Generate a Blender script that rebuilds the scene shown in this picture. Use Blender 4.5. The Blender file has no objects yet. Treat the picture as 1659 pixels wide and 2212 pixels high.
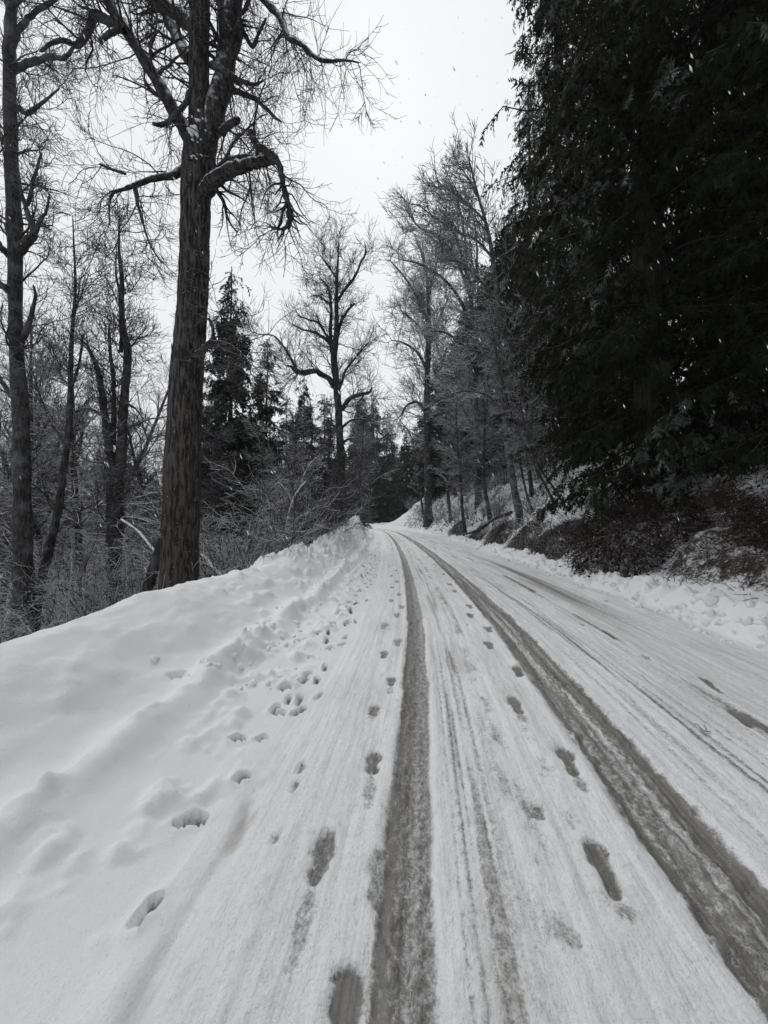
import bpy, math, random
import numpy as np
from mathutils import Vector

scene = bpy.context.scene
coll = scene.collection
rad = math.radians

# ------------------------------------------------------------------ camera
CAM_Z = 1.58
PITCH = 1.15
F = 800.0                       # focal length in units where the frame is 1659 x 2212
cam_d = bpy.data.cameras.new('camera')
cam = bpy.data.objects.new('camera', cam_d)
coll.objects.link(cam)
cam.location = (0, 0, CAM_Z)
cam.rotation_euler = (rad(90 + PITCH), 0, 0)
cam_d.sensor_fit = 'VERTICAL'
cam_d.sensor_height = 36
cam_d.lens = 36 * F / 2212.0
cam_d.clip_start = 0.05
cam_d.clip_end = 3000
scene.camera = cam

# ------------------------------------------------------------------ sky, sun, exposure
SUN_EL, SUN_AZ = 50.0, -2.0     # azimuth measured from +Y towards +X
SKY_STRENGTH = 0.1
SUN_STRENGTH = 1.5
w = bpy.data.worlds.new('World')
scene.world = w
w.use_nodes = True
wn, wl = w.node_tree.nodes, w.node_tree.links
wn.clear()
out = wn.new('ShaderNodeOutputWorld'); bg = wn.new('ShaderNodeBackground')
sky = wn.new('ShaderNodeTexSky'); sky.sky_type = 'NISHITA'; sky.sun_disc = False
sky.sun_elevation = rad(SUN_EL); sky.sun_rotation = rad(SUN_AZ)
hs = wn.new('ShaderNodeHueSaturation'); hs.inputs['Saturation'].default_value = 0.2
wl.new(sky.outputs[0], hs.inputs['Color'])
tc = wn.new('ShaderNodeTexCoord')
dp = wn.new('ShaderNodeVectorMath'); dp.operation = 'DOT_PRODUCT'
sd = (math.cos(rad(SUN_EL)) * math.sin(rad(SUN_AZ)), math.cos(rad(SUN_EL)) * math.cos(rad(SUN_AZ)), math.sin(rad(SUN_EL)))
nrm = wn.new('ShaderNodeVectorMath'); nrm.operation = 'NORMALIZE'
wl.new(tc.outputs['Generated'], nrm.inputs[0])
wl.new(nrm.outputs[0], dp.inputs[0]); dp.inputs[1].default_value = sd
mr = wn.new('ShaderNodeMapRange'); mr.interpolation_type = 'SMOOTHSTEP'
mr.inputs['From Min'].default_value = 0.35; mr.inputs['From Max'].default_value = 1.0
mr.inputs['To Min'].default_value = 0.0; mr.inputs['To Max'].default_value = 1.0
wl.new(dp.outputs['Value'], mr.inputs['Value'])
nz = wn.new('ShaderNodeTexNoise'); nz.inputs['Scale'].default_value = 2.2; nz.inputs['Detail'].default_value = 3
wl.new(nrm.outputs[0], nz.inputs['Vector'])
nadd = wn.new('ShaderNodeMath'); nadd.operation = 'MULTIPLY_ADD'
wl.new(nz.outputs['Fac'], nadd.inputs[0]); nadd.inputs[1].default_value = 0.5
wl.new(mr.outputs[0], nadd.inputs[2])
cr = wn.new('ShaderNodeValToRGB')
cr.color_ramp.elements[0].position = 0.1; cr.color_ramp.elements[0].color = (0.555, 0.572, 0.600, 1)
cr.color_ramp.elements[1].position = 1.0; cr.color_ramp.elements[1].color = (0.79, 0.805, 0.825, 1)
wl.new(nadd.outputs[0], cr.inputs[0])
sc10 = wn.new('ShaderNodeVectorMath'); sc10.operation = 'SCALE'; sc10.inputs['Scale'].default_value = 10.0
wl.new(cr.outputs[0], sc10.inputs[0])
mx = wn.new('ShaderNodeMix'); mx.data_type = 'RGBA'; mx.inputs['Factor'].default_value = 0.93
wl.new(hs.outputs[0], mx.inputs[6]); wl.new(sc10.outputs[0], mx.inputs[7])
wl.new(mx.outputs[2], bg.inputs['Color'])
bg.inputs['Strength'].default_value = SKY_STRENGTH
wl.new(bg.outputs[0], out.inputs['Surface'])

sl = bpy.data.lights.new('sun', 'SUN'); so = bpy.data.objects.new('sun', sl); coll.objects.link(so)
sl.energy = SUN_STRENGTH; sl.angle = rad(40); sl.color = (1, 0.985, 0.96)
so.rotation_euler = Vector(sd).to_track_quat('Z', 'Y').to_euler()

scene.view_settings.view_transform = 'Standard'
scene.view_settings.look = 'None'
scene.view_settings.exposure = 0.22
scene.view_settings.gamma = 1.0
scene.view_settings.use_curve_mapping = False
scene.render.engine = 'CYCLES'
scene.cycles.max_bounces = 5
scene.cycles.diffuse_bounces = 3
scene.cycles.glossy_bounces = 1
scene.cycles.transparent_max_bounces = 4
scene.cycles.use_denoising = True

# ------------------------------------------------------------------ numeric helpers
RNG = np.random.default_rng(7)
_tab = np.random.default_rng(3).random((512, 512))

def noise(x, y, period=None, seed=0):
    x = np.asarray(x, float); y = np.asarray(y, float)
    xi = np.floor(x).astype(int); yi = np.floor(y).astype(int)
    fx = x - xi; fy = y - yi
    fx = fx * fx * (3 - 2 * fx); fy = fy * fy * (3 - 2 * fy)
    xa, xb = xi, xi + 1
    if period: xa, xb = xa % period, xb % period
    o = seed * 37
    a = _tab[(xa + o) % 512, (yi + 2 * o) % 512]; b = _tab[(xb + o) % 512, (yi + 2 * o) % 512]
    c = _tab[(xa + o) % 512, (yi + 1 + 2 * o) % 512]; d = _tab[(xb + o) % 512, (yi + 1 + 2 * o) % 512]
    return (a * (1 - fx) + b * fx) * (1 - fy) + (c * (1 - fx) + d * fx) * fy

def fbm(x, y, oct=4, seed=0, gain=0.5):
    s = 0; a = 1; t = 0
    for i in range(oct):
        s = s + a * noise(x * 2 ** i + 13.7 * i, y * 2 ** i + 7.3 * i, seed=seed + i); t += a; a *= gain
    return s / t

def sst(a, b, x):
    t = np.clip((x - a) / (b - a), 0, 1); return t * t * (3 - 2 * t)

_ly = [-60, -10, 0, 1.16, 1.86, 3.34, 5.8, 9.9, 16, 26, 35, 45, 50, 60, 70, 80, 100, 120, 2000]
_lx = [-6, -1.0, -0.07, 0.05, 0.117, 0.275, 0.505, 0.69, 0.82, 0.83, 0.65, 0.3, 0.0, -1.7, -4.8, -9, -20, -34, -34]
def L(y):
    """x of the near wheel track along the road"""
    y = np.asarray(y, float)
    h = 0.12 * np.clip(np.abs(y), 0.5, 60)
    return (np.interp(y, _ly, _lx) + np.interp(y - h, _ly, _lx) + np.interp(y + h, _ly, _lx)) / 3

def cam_point(u, v, d):
    x = (u - 829.5) / F; up = (1106 - v) / F
    p = rad(PITCH)
    yy = math.cos(p) - math.sin(p) * up; zz = math.sin(p) + math.cos(p) * up
    return (d * x / yy, d, CAM_Z + d * zz / yy)

# ------------------------------------------------------------------ terrain height
def height(s, y):
    s = np.asarray(s, float); y = np.asarray(y, float)
    far = sst(40, 90, y)
    z = 0.012 * (fbm(s * 1.3, y * 0.5, 3, 5) - 0.5) * 2
    # ---- roadside snowbank on the ravine side
    crest_s = -2.72 + 0.22 * (fbm(y * 0.45, y * 0 + 3, 3, 11) - 0.5)
    crest = 0.80 + 0.25 * (fbm(y * 0.7, y * 0 + 9, 3, 21) - 0.5) * 1.0 + 0.42 * sst(12, 21, y) - 0.75 * sst(26, 34, y)
    shoulder = 0.20 * sst(-0.85, -1.70, s)
    lip = 0.135 * (.35 + fbm(y * 2.2, y * 0 + 1, 3, 45) * 1.2) * np.exp(-((s + 1.72 + 0.22 * (fbm(y * 1.1, y * 0, 3, 4) - .5)) / (0.09 + .05 * noise(y * 3, y * 0, seed=46))) ** 2)
    rise = (crest - 0.20) * sst(-1.65, crest_s, s) ** 0.9
    left = shoulder + lip + rise
    fall = (crest + 0.9) * sst(crest_s - 0.02, -5.0, s) + 1.1 * sst(-4.6, -9.5, s) + 1.2 * sst(-9, -30, s)
    left = left - np.where(s < crest_s, fall, 0)
    lumps = (fbm(s * 2.0 + 5, y * 1.1, 4, 31) - 0.5)
    left = left + sst(-1.0, -2.0, s) * lumps * 0.24 * (1 - 0.5 * sst(-4, -6, s))
    # knobbly plough spoil between the wheel ruts and the lip and around the crest further on
    kn = np.maximum(fbm(s * 7, y * 5, 4, 41) - 0.46, 0) ** 1.5 * 2.2
    left = left + sst(-0.9, -1.3, s) * (1 - sst(-3.0, -3.4, s)) * kn * 0.42 * np.where(s > -1.75, .75, 0.2 + 0.8 * sst(3, 8, y)) * (0.55 + 0.75 * np.exp(-((s + 2.7) / .6) ** 2) * sst(6, 12, y))
    pile = 0.62 * np.exp(-((y - 22.5) / 2.0) ** 2 - ((s + 2.45) / 0.55) ** 2)
    left = left + pile * (0.65 + 0.7 * fbm(s * 3, y * 2.2, 3, 51))
    z = z + left
    # ---- plough berm on the hill side
    bc = 4.62 + 0.16 * (fbm(y * 0.8, y * 0 + 2, 3, 61) - 0.5)
    bh = 0.26 + 0.10 * (noise(y * 0.9, y * 0 + 5, seed=62) - 0.5) + 0.12 * (1 - sst(4, 9, y)) + 0.06 * sst(50, 62, y)
    base = 4.22 + 0.25 * (fbm(y * 1.4, y * 0 + 8, 3, 63) - 0.5)
    berm = bh * sst(base, bc + 0.15, s)
    berm = berm + sst(4.1, 4.35, s) * (1 - sst(4.8, 5.1, s)) * (np.maximum(fbm(s * 6, y * 4.5, 3, 65) - 0.45, 0) * 0.42)
    second = 0.10 * np.exp(-((s - 3.85 - 0.2 * (noise(y * .7, 0 * y, seed=66) - .5)) / 0.13) ** 2) * sst(.42, .62, fbm(y * 1.1, y * 0, 3, 67)) * (1 - sst(6, 11, y))
    hill = np.where(s < 8.0, 1.2 * np.maximum(s - 4.97, 0), 3.636 + 0.70 * (s - 8.0)) * (.68 + .32 * sst(7, 13, y))
    hill = hill * (1 - .96 * sst(62, 76, y)); top = 10.0 + 2 * far
    hill = np.where(hill > top - 2, top - 2 + 2 * (1 - np.exp(-(hill - top + 2) / 2)), hill)
    hl = sst(4.97, 6.0, s) * (fbm(s * 0.8, y * 0.6, 4, 71) - 0.5) * 1.0 + sst(5.3, 6, s) * (fbm(s * 3, y * 3, 3, 72) - .5) * .22
    z = z + berm + second + hill + hl
    return z

def ground_z(x, y):
    return float(height(np.array([x - float(L(y))]), np.array([y]))[0])

# ------------------------------------------------------------------ object helpers
def mk_mesh(name, verts, quads=None, tris=None, smooth=True, attrs=None, mats=None, midx=None):
    me = bpy.data.meshes.new(name)
    verts = np.ascontiguousarray(verts, dtype=np.float32)
    nq = 0 if quads is None else len(quads); nt = 0 if tris is None else len(tris)
    me.vertices.add(len(verts)); me.vertices.foreach_set('co', verts.ravel())
    li = []
    if nq: li.append(np.asarray(quads, np.int32).ravel())
    if nt: li.append(np.asarray(tris, np.int32).ravel())
    li = np.concatenate(li)
    me.loops.add(len(li)); me.loops.foreach_set('vertex_index', li)
    me.polygons.add(nq + nt)
    st = np.concatenate([np.arange(nq) * 4, nq * 4 + np.arange(nt) * 3]).astype(np.int32)
    me.polygons.foreach_set('loop_start', st)
    me.update(calc_edges=True)
    me.polygons.foreach_set('use_smooth', np.full(nq + nt, smooth))
    for k, a in (attrs or {}).items():
        if a.ndim == 1:
            at = me.attributes.new(k, 'FLOAT', 'POINT'); at.data.foreach_set('value', a.astype(np.float32))
        else:
            at = me.attributes.new(k, 'FLOAT_VECTOR', 'POINT'); at.data.foreach_set('vector', a.astype(np.float32).ravel())
    for m in (mats or []): me.materials.append(m)
    if midx is not None: me.polygons.foreach_set('material_index', np.asarray(midx, np.int32))
    me.validate()
    return me

def link(name, me, parent=None, **props):
    o = bpy.data.objects.new(name, me); coll.objects.link(o)
    if parent is not None: o.parent = parent
    for k, v in props.items(): o[k] = v
    return o

def empty(name, loc, rz=0.0, scale=1.0, **props):
    o = bpy.data.objects.new(name, None); coll.objects.link(o)
    o.location = loc; o.rotation_euler = (0, 0, rz); o.empty_display_size = 0.2
    o.scale = (scale,) * 3 if not hasattr(scale, '__len__') else scale
    for k, v in props.items(): o[k] = v
    return o

def place(proto_parts, name, loc, rz, scale, label, cat, group=None, tilt=(0, 0)):
    """a thing made of an Empty and one object for each shared part mesh"""
    t = empty(name, loc, rz, scale, label=label, category=cat)
    t.rotation_euler = (tilt[0], tilt[1], rz)
    if group: t['group'] = group
    for pn, me, *mt_ in proto_parts:
        o = link(pn, me, t)
        if mt_: o.material_slots[0].link = 'OBJECT'; o.material_slots[0].material = mt_[0]
        if pn.endswith('_cluster'): o['kind'] = 'stuff'
    return t

def unit(v):
    return v / np.maximum(np.linalg.norm(v, axis=-1, keepdims=True), 1e-9)

def tubes(batches):
    """batches of (P (N,k,3), R (N,k), sides) -> verts, quads"""
    V, Q = [], []; off = 0
    for P, R, m in batches:
        if len(P) == 0: continue
        N, k, _ = P.shape
        T = np.empty_like(P)
        T[:, 1:-1] = P[:, 2:] - P[:, :-2]; T[:, 0] = P[:, 1] - P[:, 0]; T[:, -1] = P[:, -1] - P[:, -2]
        T = unit(T)
        md = unit(P[:, -1] - P[:, 0])
        ref = np.where(np.abs(md[:, 2:3]) > 0.8, np.array([[1.0, 0, 0]]), np.array([[0, 0, 1.0]]))
        U = unit(ref[:, None, :] - np.sum(ref[:, None, :] * T, -1, keepdims=True) * T)
        W = np.cross(T, U)
        a = np.arange(m) * 2 * np.pi / m
        ring = (U[:, :, None, :] * np.cos(a)[None, None, :, None] + W[:, :, None, :] * np.sin(a)[None, None, :, None])
        v = P[:, :, None, :] + ring * R[:, :, None, None]
        V.append(v.reshape(-1, 3))
        i = np.arange(N)[:, None, None] * k * m + np.arange(k - 1)[None, :, None] * m
        j = np.arange(m)[None, None, :]; j2 = (j + 1) % m
        q = np.stack([i + j, i + j2, i + m + j2, i + m + j], -1).reshape(-1, 4) + off
        Q.append(q); off += N * k * m
    return np.concatenate(V), np.concatenate(Q)

def resample(pts, rr, n):
    pts = np.asarray(pts, float); rr = np.asarray(rr, float)
    seg = np.linalg.norm(np.diff(pts, axis=0), axis=1); c = np.concatenate([[0], np.cumsum(seg)])
    # chaikin-like smoothing by dense catmull rom
    t = np.linspace(0, c[-1], n); res = np.zeros((n, 3))
    idx = np.clip(np.searchsorted(c, t, side='right') - 1, 0, len(pts) - 2)
    u = (t - c[idx]) / np.maximum(seg[idx], 1e-9)
    p0 = pts[np.maximum(idx - 1, 0)]; p1 = pts[idx]; p2 = pts[idx + 1]; p3 = pts[np.minimum(idx + 2, len(pts) - 1)]
    u = u[:, None]
    res = 0.5 * ((2 * p1) + (-p0 + p2) * u + (2 * p0 - 5 * p1 + 4 * p2 - p3) * u ** 2 + (-p0 + 3 * p1 - 3 * p2 + p3) * u ** 3)
    return res, np.interp(t, c, rr)

def spawn(P, R, n, t0, t1, ang, length, k, wob, trop, rr, rng, rmin=0.003, taper=0.25, power=0.5, side=None, outward=0.0, fade=0.45):
    N, kk, _ = P.shape
    plen = np.linalg.norm(np.diff(P, axis=1), axis=2).sum(1)
    w_ = plen ** power; w_ = w_ / w_.sum()
    pi = rng.choice(N, n, p=w_)
    t = rng.uniform(t0, t1, n); f = t * (kk - 1); i0 = np.clip(f.astype(int), 0, kk - 2); fr = (f - i0)[:, None]
    p = P[pi, i0] * (1 - fr) + P[pi, i0 + 1] * fr
    r = R[pi, i0] * (1 - fr[:, 0]) + R[pi, i0 + 1] * fr[:, 0]
    T = unit(P[pi, i0 + 1] - P[pi, i0])
    rv = rng.normal(size=(n, 3))
    if side is not None: rv = rv + np.asarray(side)
    pr = unit(rv - np.sum(rv * T, -1, keepdims=True) * T)
    a = rad(ang) * rng.uniform(0.6, 1.35, n)[:, None]
    d = unit(np.cos(a) * T + np.sin(a) * pr)
    ln = length * rng.uniform(0.45, 1.25, n) * (1 - fade * t)
    r0 = np.maximum(np.minimum(r * rr * rng.uniform(0.7, 1.2, n), r * 0.9), rmin)
    out = np.empty((n, k, 3)); out[:, 0] = p
    bend = unit(rng.normal(size=(n, 3))) * wob * 0.5
    for j in range(1, k):
        d = unit(d + rng.normal(size=(n, 3)) * wob + bend + np.array([0, 0, 1.0]) * (trop[0] + (trop[1] - trop[0]) * j / k))
        out[:, j] = out[:, j - 1] + d * (ln / (k - 1))[:, None]
    rad_ = r0[:, None] * (1 - (1 - taper) * np.linspace(0, 1, k)[None, :])
    return out, np.maximum(rad_, rmin * 0.6)

# ------------------------------------------------------------------ materials
def new_mat(name):
    m = bpy.data.materials.new(name); m.use_nodes = True
    nt = m.node_tree; nt.nodes.clear()
    o = nt.nodes.new('ShaderNodeOutputMaterial'); b = nt.nodes.new('ShaderNodeBsdfPrincipled')
    nt.links.new(b.outputs[0], o.inputs[0])
    return m, nt, b

class NB:
    def __init__(s, nt): s.nt = nt
    def n(s, t, **kw):
        x = s.nt.nodes.new(t)
        for k, v in kw.items(): setattr(x, k, v)
        return x
    def l(s, a, b): s.nt.links.new(a, b)
    def noise(s, vec, scale, detail=3, rough=0.55, out='Fac'):
        x = s.n('ShaderNodeTexNoise'); x.inputs['Scale'].default_value = scale; x.inputs['Detail'].default_value = detail
        x.inputs['Roughness'].default_value = rough
        if vec is not None: s.l(vec, x.inputs['Vector'])
        return x.outputs[out]
    def mapping(s, vec, scale):
        x = s.n('ShaderNodeMapping'); x.inputs['Scale'].default_value = scale; s.l(vec, x.inputs['Vector']); return x.outputs[0]
    def ramp(s, fac, a, b, lo=0.0, hi=1.0):
        x = s.n('ShaderNodeMapRange', interpolation_type='SMOOTHSTEP')
        x.inputs['From Min'].default_value = a; x.inputs['From Max'].default_value = b
        x.inputs['To Min'].default_value = lo; x.inputs['To Max'].default_value = hi
        s.l(fac, x.inputs['Value']); return x.outputs[0]
    def math(s, op, a, b=None, c=None):
        x = s.n('ShaderNodeMath', operation=op)
        for i, q in enumerate((a, b, c)):
            if q is None: continue
            if hasattr(q, 'links'): s.l(q, x.inputs[i])
            else: x.inputs[i].default_value = q
        return x.outputs[0]
    def mix(s, fac, a, b):
        x = s.n('ShaderNodeMix', data_type='RGBA')
        for i, q in ((0, fac), (6, a), (7, b)):
            if hasattr(q, 'links'): s.l(q, x.inputs[i])
            else: x.inputs[i].default_value = q if i == 0 else (*q, 1)
        return x.outputs[2]
    def bump(s, h, strength, dist, bsdf):
        x = s.n('ShaderNodeBump'); x.inputs['Strength'].default_value = strength; x.inputs['Distance'].default_value = dist
        s.l(h, x.inputs['Height']); s.l(x.outputs[0], bsdf.inputs['Normal']); return x

def bark_material(name, c1, c2, snow=0.5, snow_lo=0.35, snow_hi=0.8, scale=6.0, fleck=0.0, warm=None, bump=0.4, side_frost=0.0, snowcol=(.72, .74, .77)):
    m, nt, b = new_mat(name); k = NB(nt)
    tcn = k.n('ShaderNodeTexCoord'); obj = tcn.outputs['Object']
    st = k.mapping(obj, (scale, scale, scale * 0.18))
    n1 = k.noise(st, 3.0, 5, 0.65)
    col = k.mix(k.ramp(n1, 0.40, 0.62), c1, c2)
    if warm is not None:
        sx = k.n('ShaderNodeSeparateXYZ'); k.l(obj, sx.inputs[0])
        wf = k.math('ADD', sx.outputs[2], k.math('MULTIPLY', k.noise(obj, 1.5, 3), 2.5))
        col = k.mix(k.ramp(wf, 2.6, 7.6, 1, 0), col, k.mix(k.ramp(n1, 0.4, 0.62), tuple(q * .5 for q in warm), tuple(q * 2.4 for q in warm)))
    # moss / lichen blotches
    geo = k.n('ShaderNodeNewGeometry'); sp = k.n('ShaderNodeSeparateXYZ'); k.l(geo.outputs['Normal'], sp.inputs[0])
    nn = k.noise(obj, 9.0, 3)
    up = k.math('ADD', sp.outputs[2], k.math('MULTIPLY', k.math('SUBTRACT', nn, 0.5), 1.2))
    fac = k.math('MULTIPLY', k.ramp(up, snow_lo, snow_hi), snow)
    if side_frost > 0:
        fac = k.math('MAXIMUM', fac, k.math('MULTIPLY', k.ramp(k.noise(obj, 3.0, 4, 0.7), 0.42, 0.68), side_frost))
    if fleck > 0:
        fl = k.noise(k.mapping(obj, (1, 1, 0.8)), 38.0, 2, 0.4)
        fac = k.math('MAXIMUM', fac, k.math('MULTIPLY', k.ramp(fl, 0.70, 0.76), fleck))
    col = k.mix(fac, col, snowcol)
    k.l(col, b.inputs['Base Color']); b.inputs['Roughness'].default_value = 0.85
    b.inputs['Specular IOR Level'].default_value = 0.2
    if bump: k.bump(n1, bump, 0.02, b)
    return m

M_BARK_BIG = bark_material('cottonwood_bark', (.012, .011, .011), (.092, .086, .081), snow=0.9, snow_lo=.42, snow_hi=.85, scale=6.5, fleck=0.25, warm=(.030, .0255, .0215), bump=1.0)
M_LIMB = bark_material('snowy_limb_bark', (.012, .011, .011), (.075, .070, .067), snow=.9, snow_lo=.0, snow_hi=.42, scale=6.5, bump=.6)
M_BARK_DARK = bark_material('dark_bark', (.014, .013, .013), (.052, .050, .050), snow=0.85, snow_lo=.45, snow_hi=.9, scale=8, side_frost=.10)
M_TWIG_SKY = bark_material('twig', (.020, .018, .020), (.050, .045, .046), snow=0.5, snow_lo=.45, snow_hi=.95, scale=3, bump=0, side_frost=.06)
M_TWIG_FROST = bark_material('frosted_twig', (.022, .021, .021), (.055, .051, .050), snow=.95, snow_lo=.20, snow_hi=.65, scale=3, bump=0, side_frost=.04, snowcol=(.78, .79, .81))
M_TWIG_PALE = bark_material('hoar_twig', (.04, .039, .039), (.085, .082, .08), snow=1.0, snow_lo=-.05, snow_hi=.50, scale=3, bump=0, side_frost=.30, snowcol=(.80, .81, .83))
M_BARK_PALE = bark_material('pale_bark', (.032, .031, .029), (.10, .095, .088), snow=0.75, snow_lo=.35, snow_hi=.85, scale=5, side_frost=.22)
M_BARK_SNOWY = bark_material('snowy_bark', (.05, .045, .04), (.12, .11, .10), snow=0.95, snow_lo=-.15, snow_hi=.35, scale=6, side_frost=.3, snowcol=(.8, .82, .85))
M_BRACKEN = bark_material('dead_bracken', (.013, .009, .007), (.045, .026, .019), snow=0.22, snow_lo=.6, snow_hi=1.0, scale=3, bump=0)

def needle_material(name, c1, c2, frost=0.3, lo=.55, hi=1.0, nscale=.6):
    m, nt, b = new_mat(name); k = NB(nt)
    tcn = k.n('ShaderNodeTexCoord'); obj = tcn.outputs['Object']
    n1 = k.noise(obj, 1.3, 3); n2 = k.noise(obj, 14.0, 2)
    col = k.mix(k.ramp(k.math('ADD', k.math('MULTIPLY', n1, .7), k.math('MULTIPLY', n2, .3)), .35, .65), c1, c2)
    geo = k.n('ShaderNodeNewGeometry'); sp = k.n('ShaderNodeSeparateXYZ'); k.l(geo.outputs['Normal'], sp.inputs[0])
    up = k.math('ADD', sp.outputs[2], k.math('MULTIPLY', k.math('SUBTRACT', k.noise(obj, nscale, 4, .7), .5), 1.6))
    col = k.mix(k.math('MULTIPLY', k.ramp(up, lo, hi), frost), col, (.70, .73, .76))
    at = k.n('ShaderNodeAttribute'); at.attribute_name = 'snowy'
    col = k.mix(at.outputs['Fac'], col, (.66, .69, .72))
    k.l(col, b.inputs['Base Color']); b.inputs['Roughness'].default_value = 0.8
    b.inputs['Specular IOR Level'].default_value = 0.12
    return m

M_BOUGH = bark_material('bough_bark', (.012, .010, .009), (.035, .030, .026), snow=.15, snow_lo=.7, snow_hi=1.1, bump=0)
M_CEDAR = needle_material('cedar_foliage', (.005, .007, .0035), (.017, .023, .008), frost=.03, lo=.7, hi=1.1)
M_CEDAR_FROST = needle_material('frosted_conifer_foliage', (.007, .009, .007), (.021, .026, .018), frost=.22, lo=.5, hi=1.0)

def snow_surface(name, road=False, litter=0.0):
    m, nt, b = new_mat(name); k = NB(nt)
    geo = k.n('ShaderNodeNewGeometry'); pos = geo.outputs['Position']
    big = k.noise(pos, .8, 4)
    fine = k.noise(pos, 60.0, 3, .7)
    mid = k.noise(pos, 11.0, 4, .6)
    col = k.mix(big, (.805, .815, .832), (.885, .892, .902))
    if road:
        sl = k.n('ShaderNodeAttribute'); sl.attribute_name = 'slush'
        dt = k.n('ShaderNodeAttribute'); dt.attribute_name = 'stain'
        uv = k.n('ShaderNodeAttribute'); uv.attribute_name = 'sy'
        strk = k.noise(k.mapping(uv.outputs['Vector'], (38, 1.4, 1)), 1.0, 4, .6)
        strk2 = k.noise(k.mapping(uv.outputs['Vector'], (11, .35, 1)), 1.0, 3, .6)
        grain = k.noise(pos, 85.0, 3, .75)
        clump = k.noise(k.mapping(uv.outputs['Vector'], (34, 22, 1)), 1.0, 3, .65)
        # grey packed snow in streaks along the road
        td = k.n('ShaderNodeAttribute'); td.attribute_name = 'trod'
        mott = k.noise(pos, 24.0, 4, .7)
        g = k.math('ADD', k.math('MULTIPLY', k.ramp(strk, .44, .74), .30), k.math('MULTIPLY', k.ramp(strk2, .44, .68), .28))
        g = k.math('ADD', g, k.math('MULTIPLY', k.ramp(mott, .50, .74), .28))
        col = k.mix(k.math('MULTIPLY', g, td.outputs['Fac']), col, (.43, .43, .425))
        col = k.mix(k.math('MULTIPLY', k.ramp(grain, .52, .78, 0, .5), k.math('MULTIPLY_ADD', td.outputs['Fac'], .75, .25)), col, (.42, .42, .42))
        # wheel tracks: wet grey slush broken up by white crumbs
        c = k.math('ADD', sl.outputs['Fac'], k.math('ADD', k.math('MULTIPLY', k.math('SUBTRACT', clump, .5), .95), k.math('MULTIPLY', k.math('SUBTRACT', grain, .5), .75)))
        wet = k.ramp(c, .12, .82)
        wcol = k.mix(k.ramp(k.math('ADD', k.math('MULTIPLY', strk, .6), k.math('MULTIPLY', strk2, .4)), .35, .65), (.10, .096, .087), (.225, .220, .208))
        col = k.mix(wet, col, wcol)
        col = k.mix(dt.outputs['Fac'], col, (.33, .30, .25))
        k.l(col, b.inputs['Base Color'])
        k.l(k.math('MULTIPLY_ADD', wet, -.38, .75), b.inputs['Roughness'])
        rel_ = k.math('MULTIPLY', k.math('ADD', k.math('MULTIPLY', clump, .8), k.math('MULTIPLY', strk, .6)), td.outputs['Fac'])
        h = k.math('ADD', k.math('MULTIPLY', k.math('MULTIPLY', grain, .6), k.math('MULTIPLY_ADD', td.outputs['Fac'], .65, .35)), k.math('ADD', rel_, k.math('MULTIPLY', mid, .35)))
        k.bump(h, .95, .015, b)
    else:
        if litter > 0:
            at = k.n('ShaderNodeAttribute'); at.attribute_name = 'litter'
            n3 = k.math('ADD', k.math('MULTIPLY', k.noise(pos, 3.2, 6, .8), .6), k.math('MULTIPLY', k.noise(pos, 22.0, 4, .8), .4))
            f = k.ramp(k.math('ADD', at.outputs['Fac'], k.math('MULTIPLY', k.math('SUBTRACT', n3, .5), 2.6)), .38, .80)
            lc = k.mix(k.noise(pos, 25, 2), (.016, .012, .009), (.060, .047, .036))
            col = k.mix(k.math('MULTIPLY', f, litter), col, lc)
        k.l(col, b.inputs['Base Color']); b.inputs['Roughness'].default_value = .75
        h = k.math('ADD', k.math('MULTIPLY', fine, .25), mid)
        k.bump(h, .35, .02, b)
    b.inputs['Specular IOR Level'].default_value = .3
    return m

M_ROAD = snow_surface('driven_snow', road=True)
M_SNOW = snow_surface('bank_snow')
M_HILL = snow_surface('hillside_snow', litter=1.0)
M_FLOOR = snow_surface('forest_floor_snow', litter=.9)

# ------------------------------------------------------------------ ground meshes
def rows(fine=0.0065):
    a = list(np.arange(-12, 0.4, 0.12)); y = 0.45
    while y < 95: a.append(y); y *= 1 + fine
    while y < 900: a.append(y); y *= 1.06
    return np.array(a)

# footprints: (u, v) in the photograph, length, width, depth, wetness, slide behind the heel
def gp(u, v, z=0.0):
    p = rad(PITCH); x = (u - 829.5) / F; up = (1106 - v) / F
    yy = math.cos(p) - math.sin(p) * up; zz = math.sin(p) + math.cos(p) * up
    d = (z - CAM_Z) / zz
    return d * x, d * yy
prints = []
def fp(u, v, ln=.29, wd=.105, dp=.022, wet=.9, ang=0.0, z=0.0, slide=0.0):
    x, y = gp(u, v, z); prints.append((x, y, ln, wd, dp, wet, ang, slide))
fp(1300, 1868, .31, .11, .022, .80, .02, slide=.10)
fp(1226, 1640, .29, .11, .024, .80, .04, slide=.16)
fp(1115, 1522, .29, .12, .022, .80, .02, slide=.15)
fp(1119, 1449, .28, .12, .022, .85, .05)
fp(1056, 1392, .29, .12, .02, .8); fp(1056, 1358, .29, .12, .02, .7); fp(1016, 1328, .3, .12, .02, .8); fp(1015, 1309, .3, .12, .02, .7)
for u, v in ((982, 1277), (972, 1262), (985, 1247), (958, 1240), (962, 1226), (940, 1219), (948, 1211), (925, 1203), (930, 1197)):
    fp(u, v, .32, .14, .02, .7)
fp(1158, 1750, .10, .13, .02, .6); fp(1238, 2020, .07, .08, .012, .45)
fp(696, 1842, .27, .115, .024, .72, -.02, slide=.34)
fp(806, 1645, .24, .11, .022, .75, -.06, slide=.28)
fp(808, 1533, .2, .11, .02, .7, slide=.05); fp(846, 1470, .2, .1, .02, .75, slide=.2)
fp(830, 1412, .24, .11, .02, .7)
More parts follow.
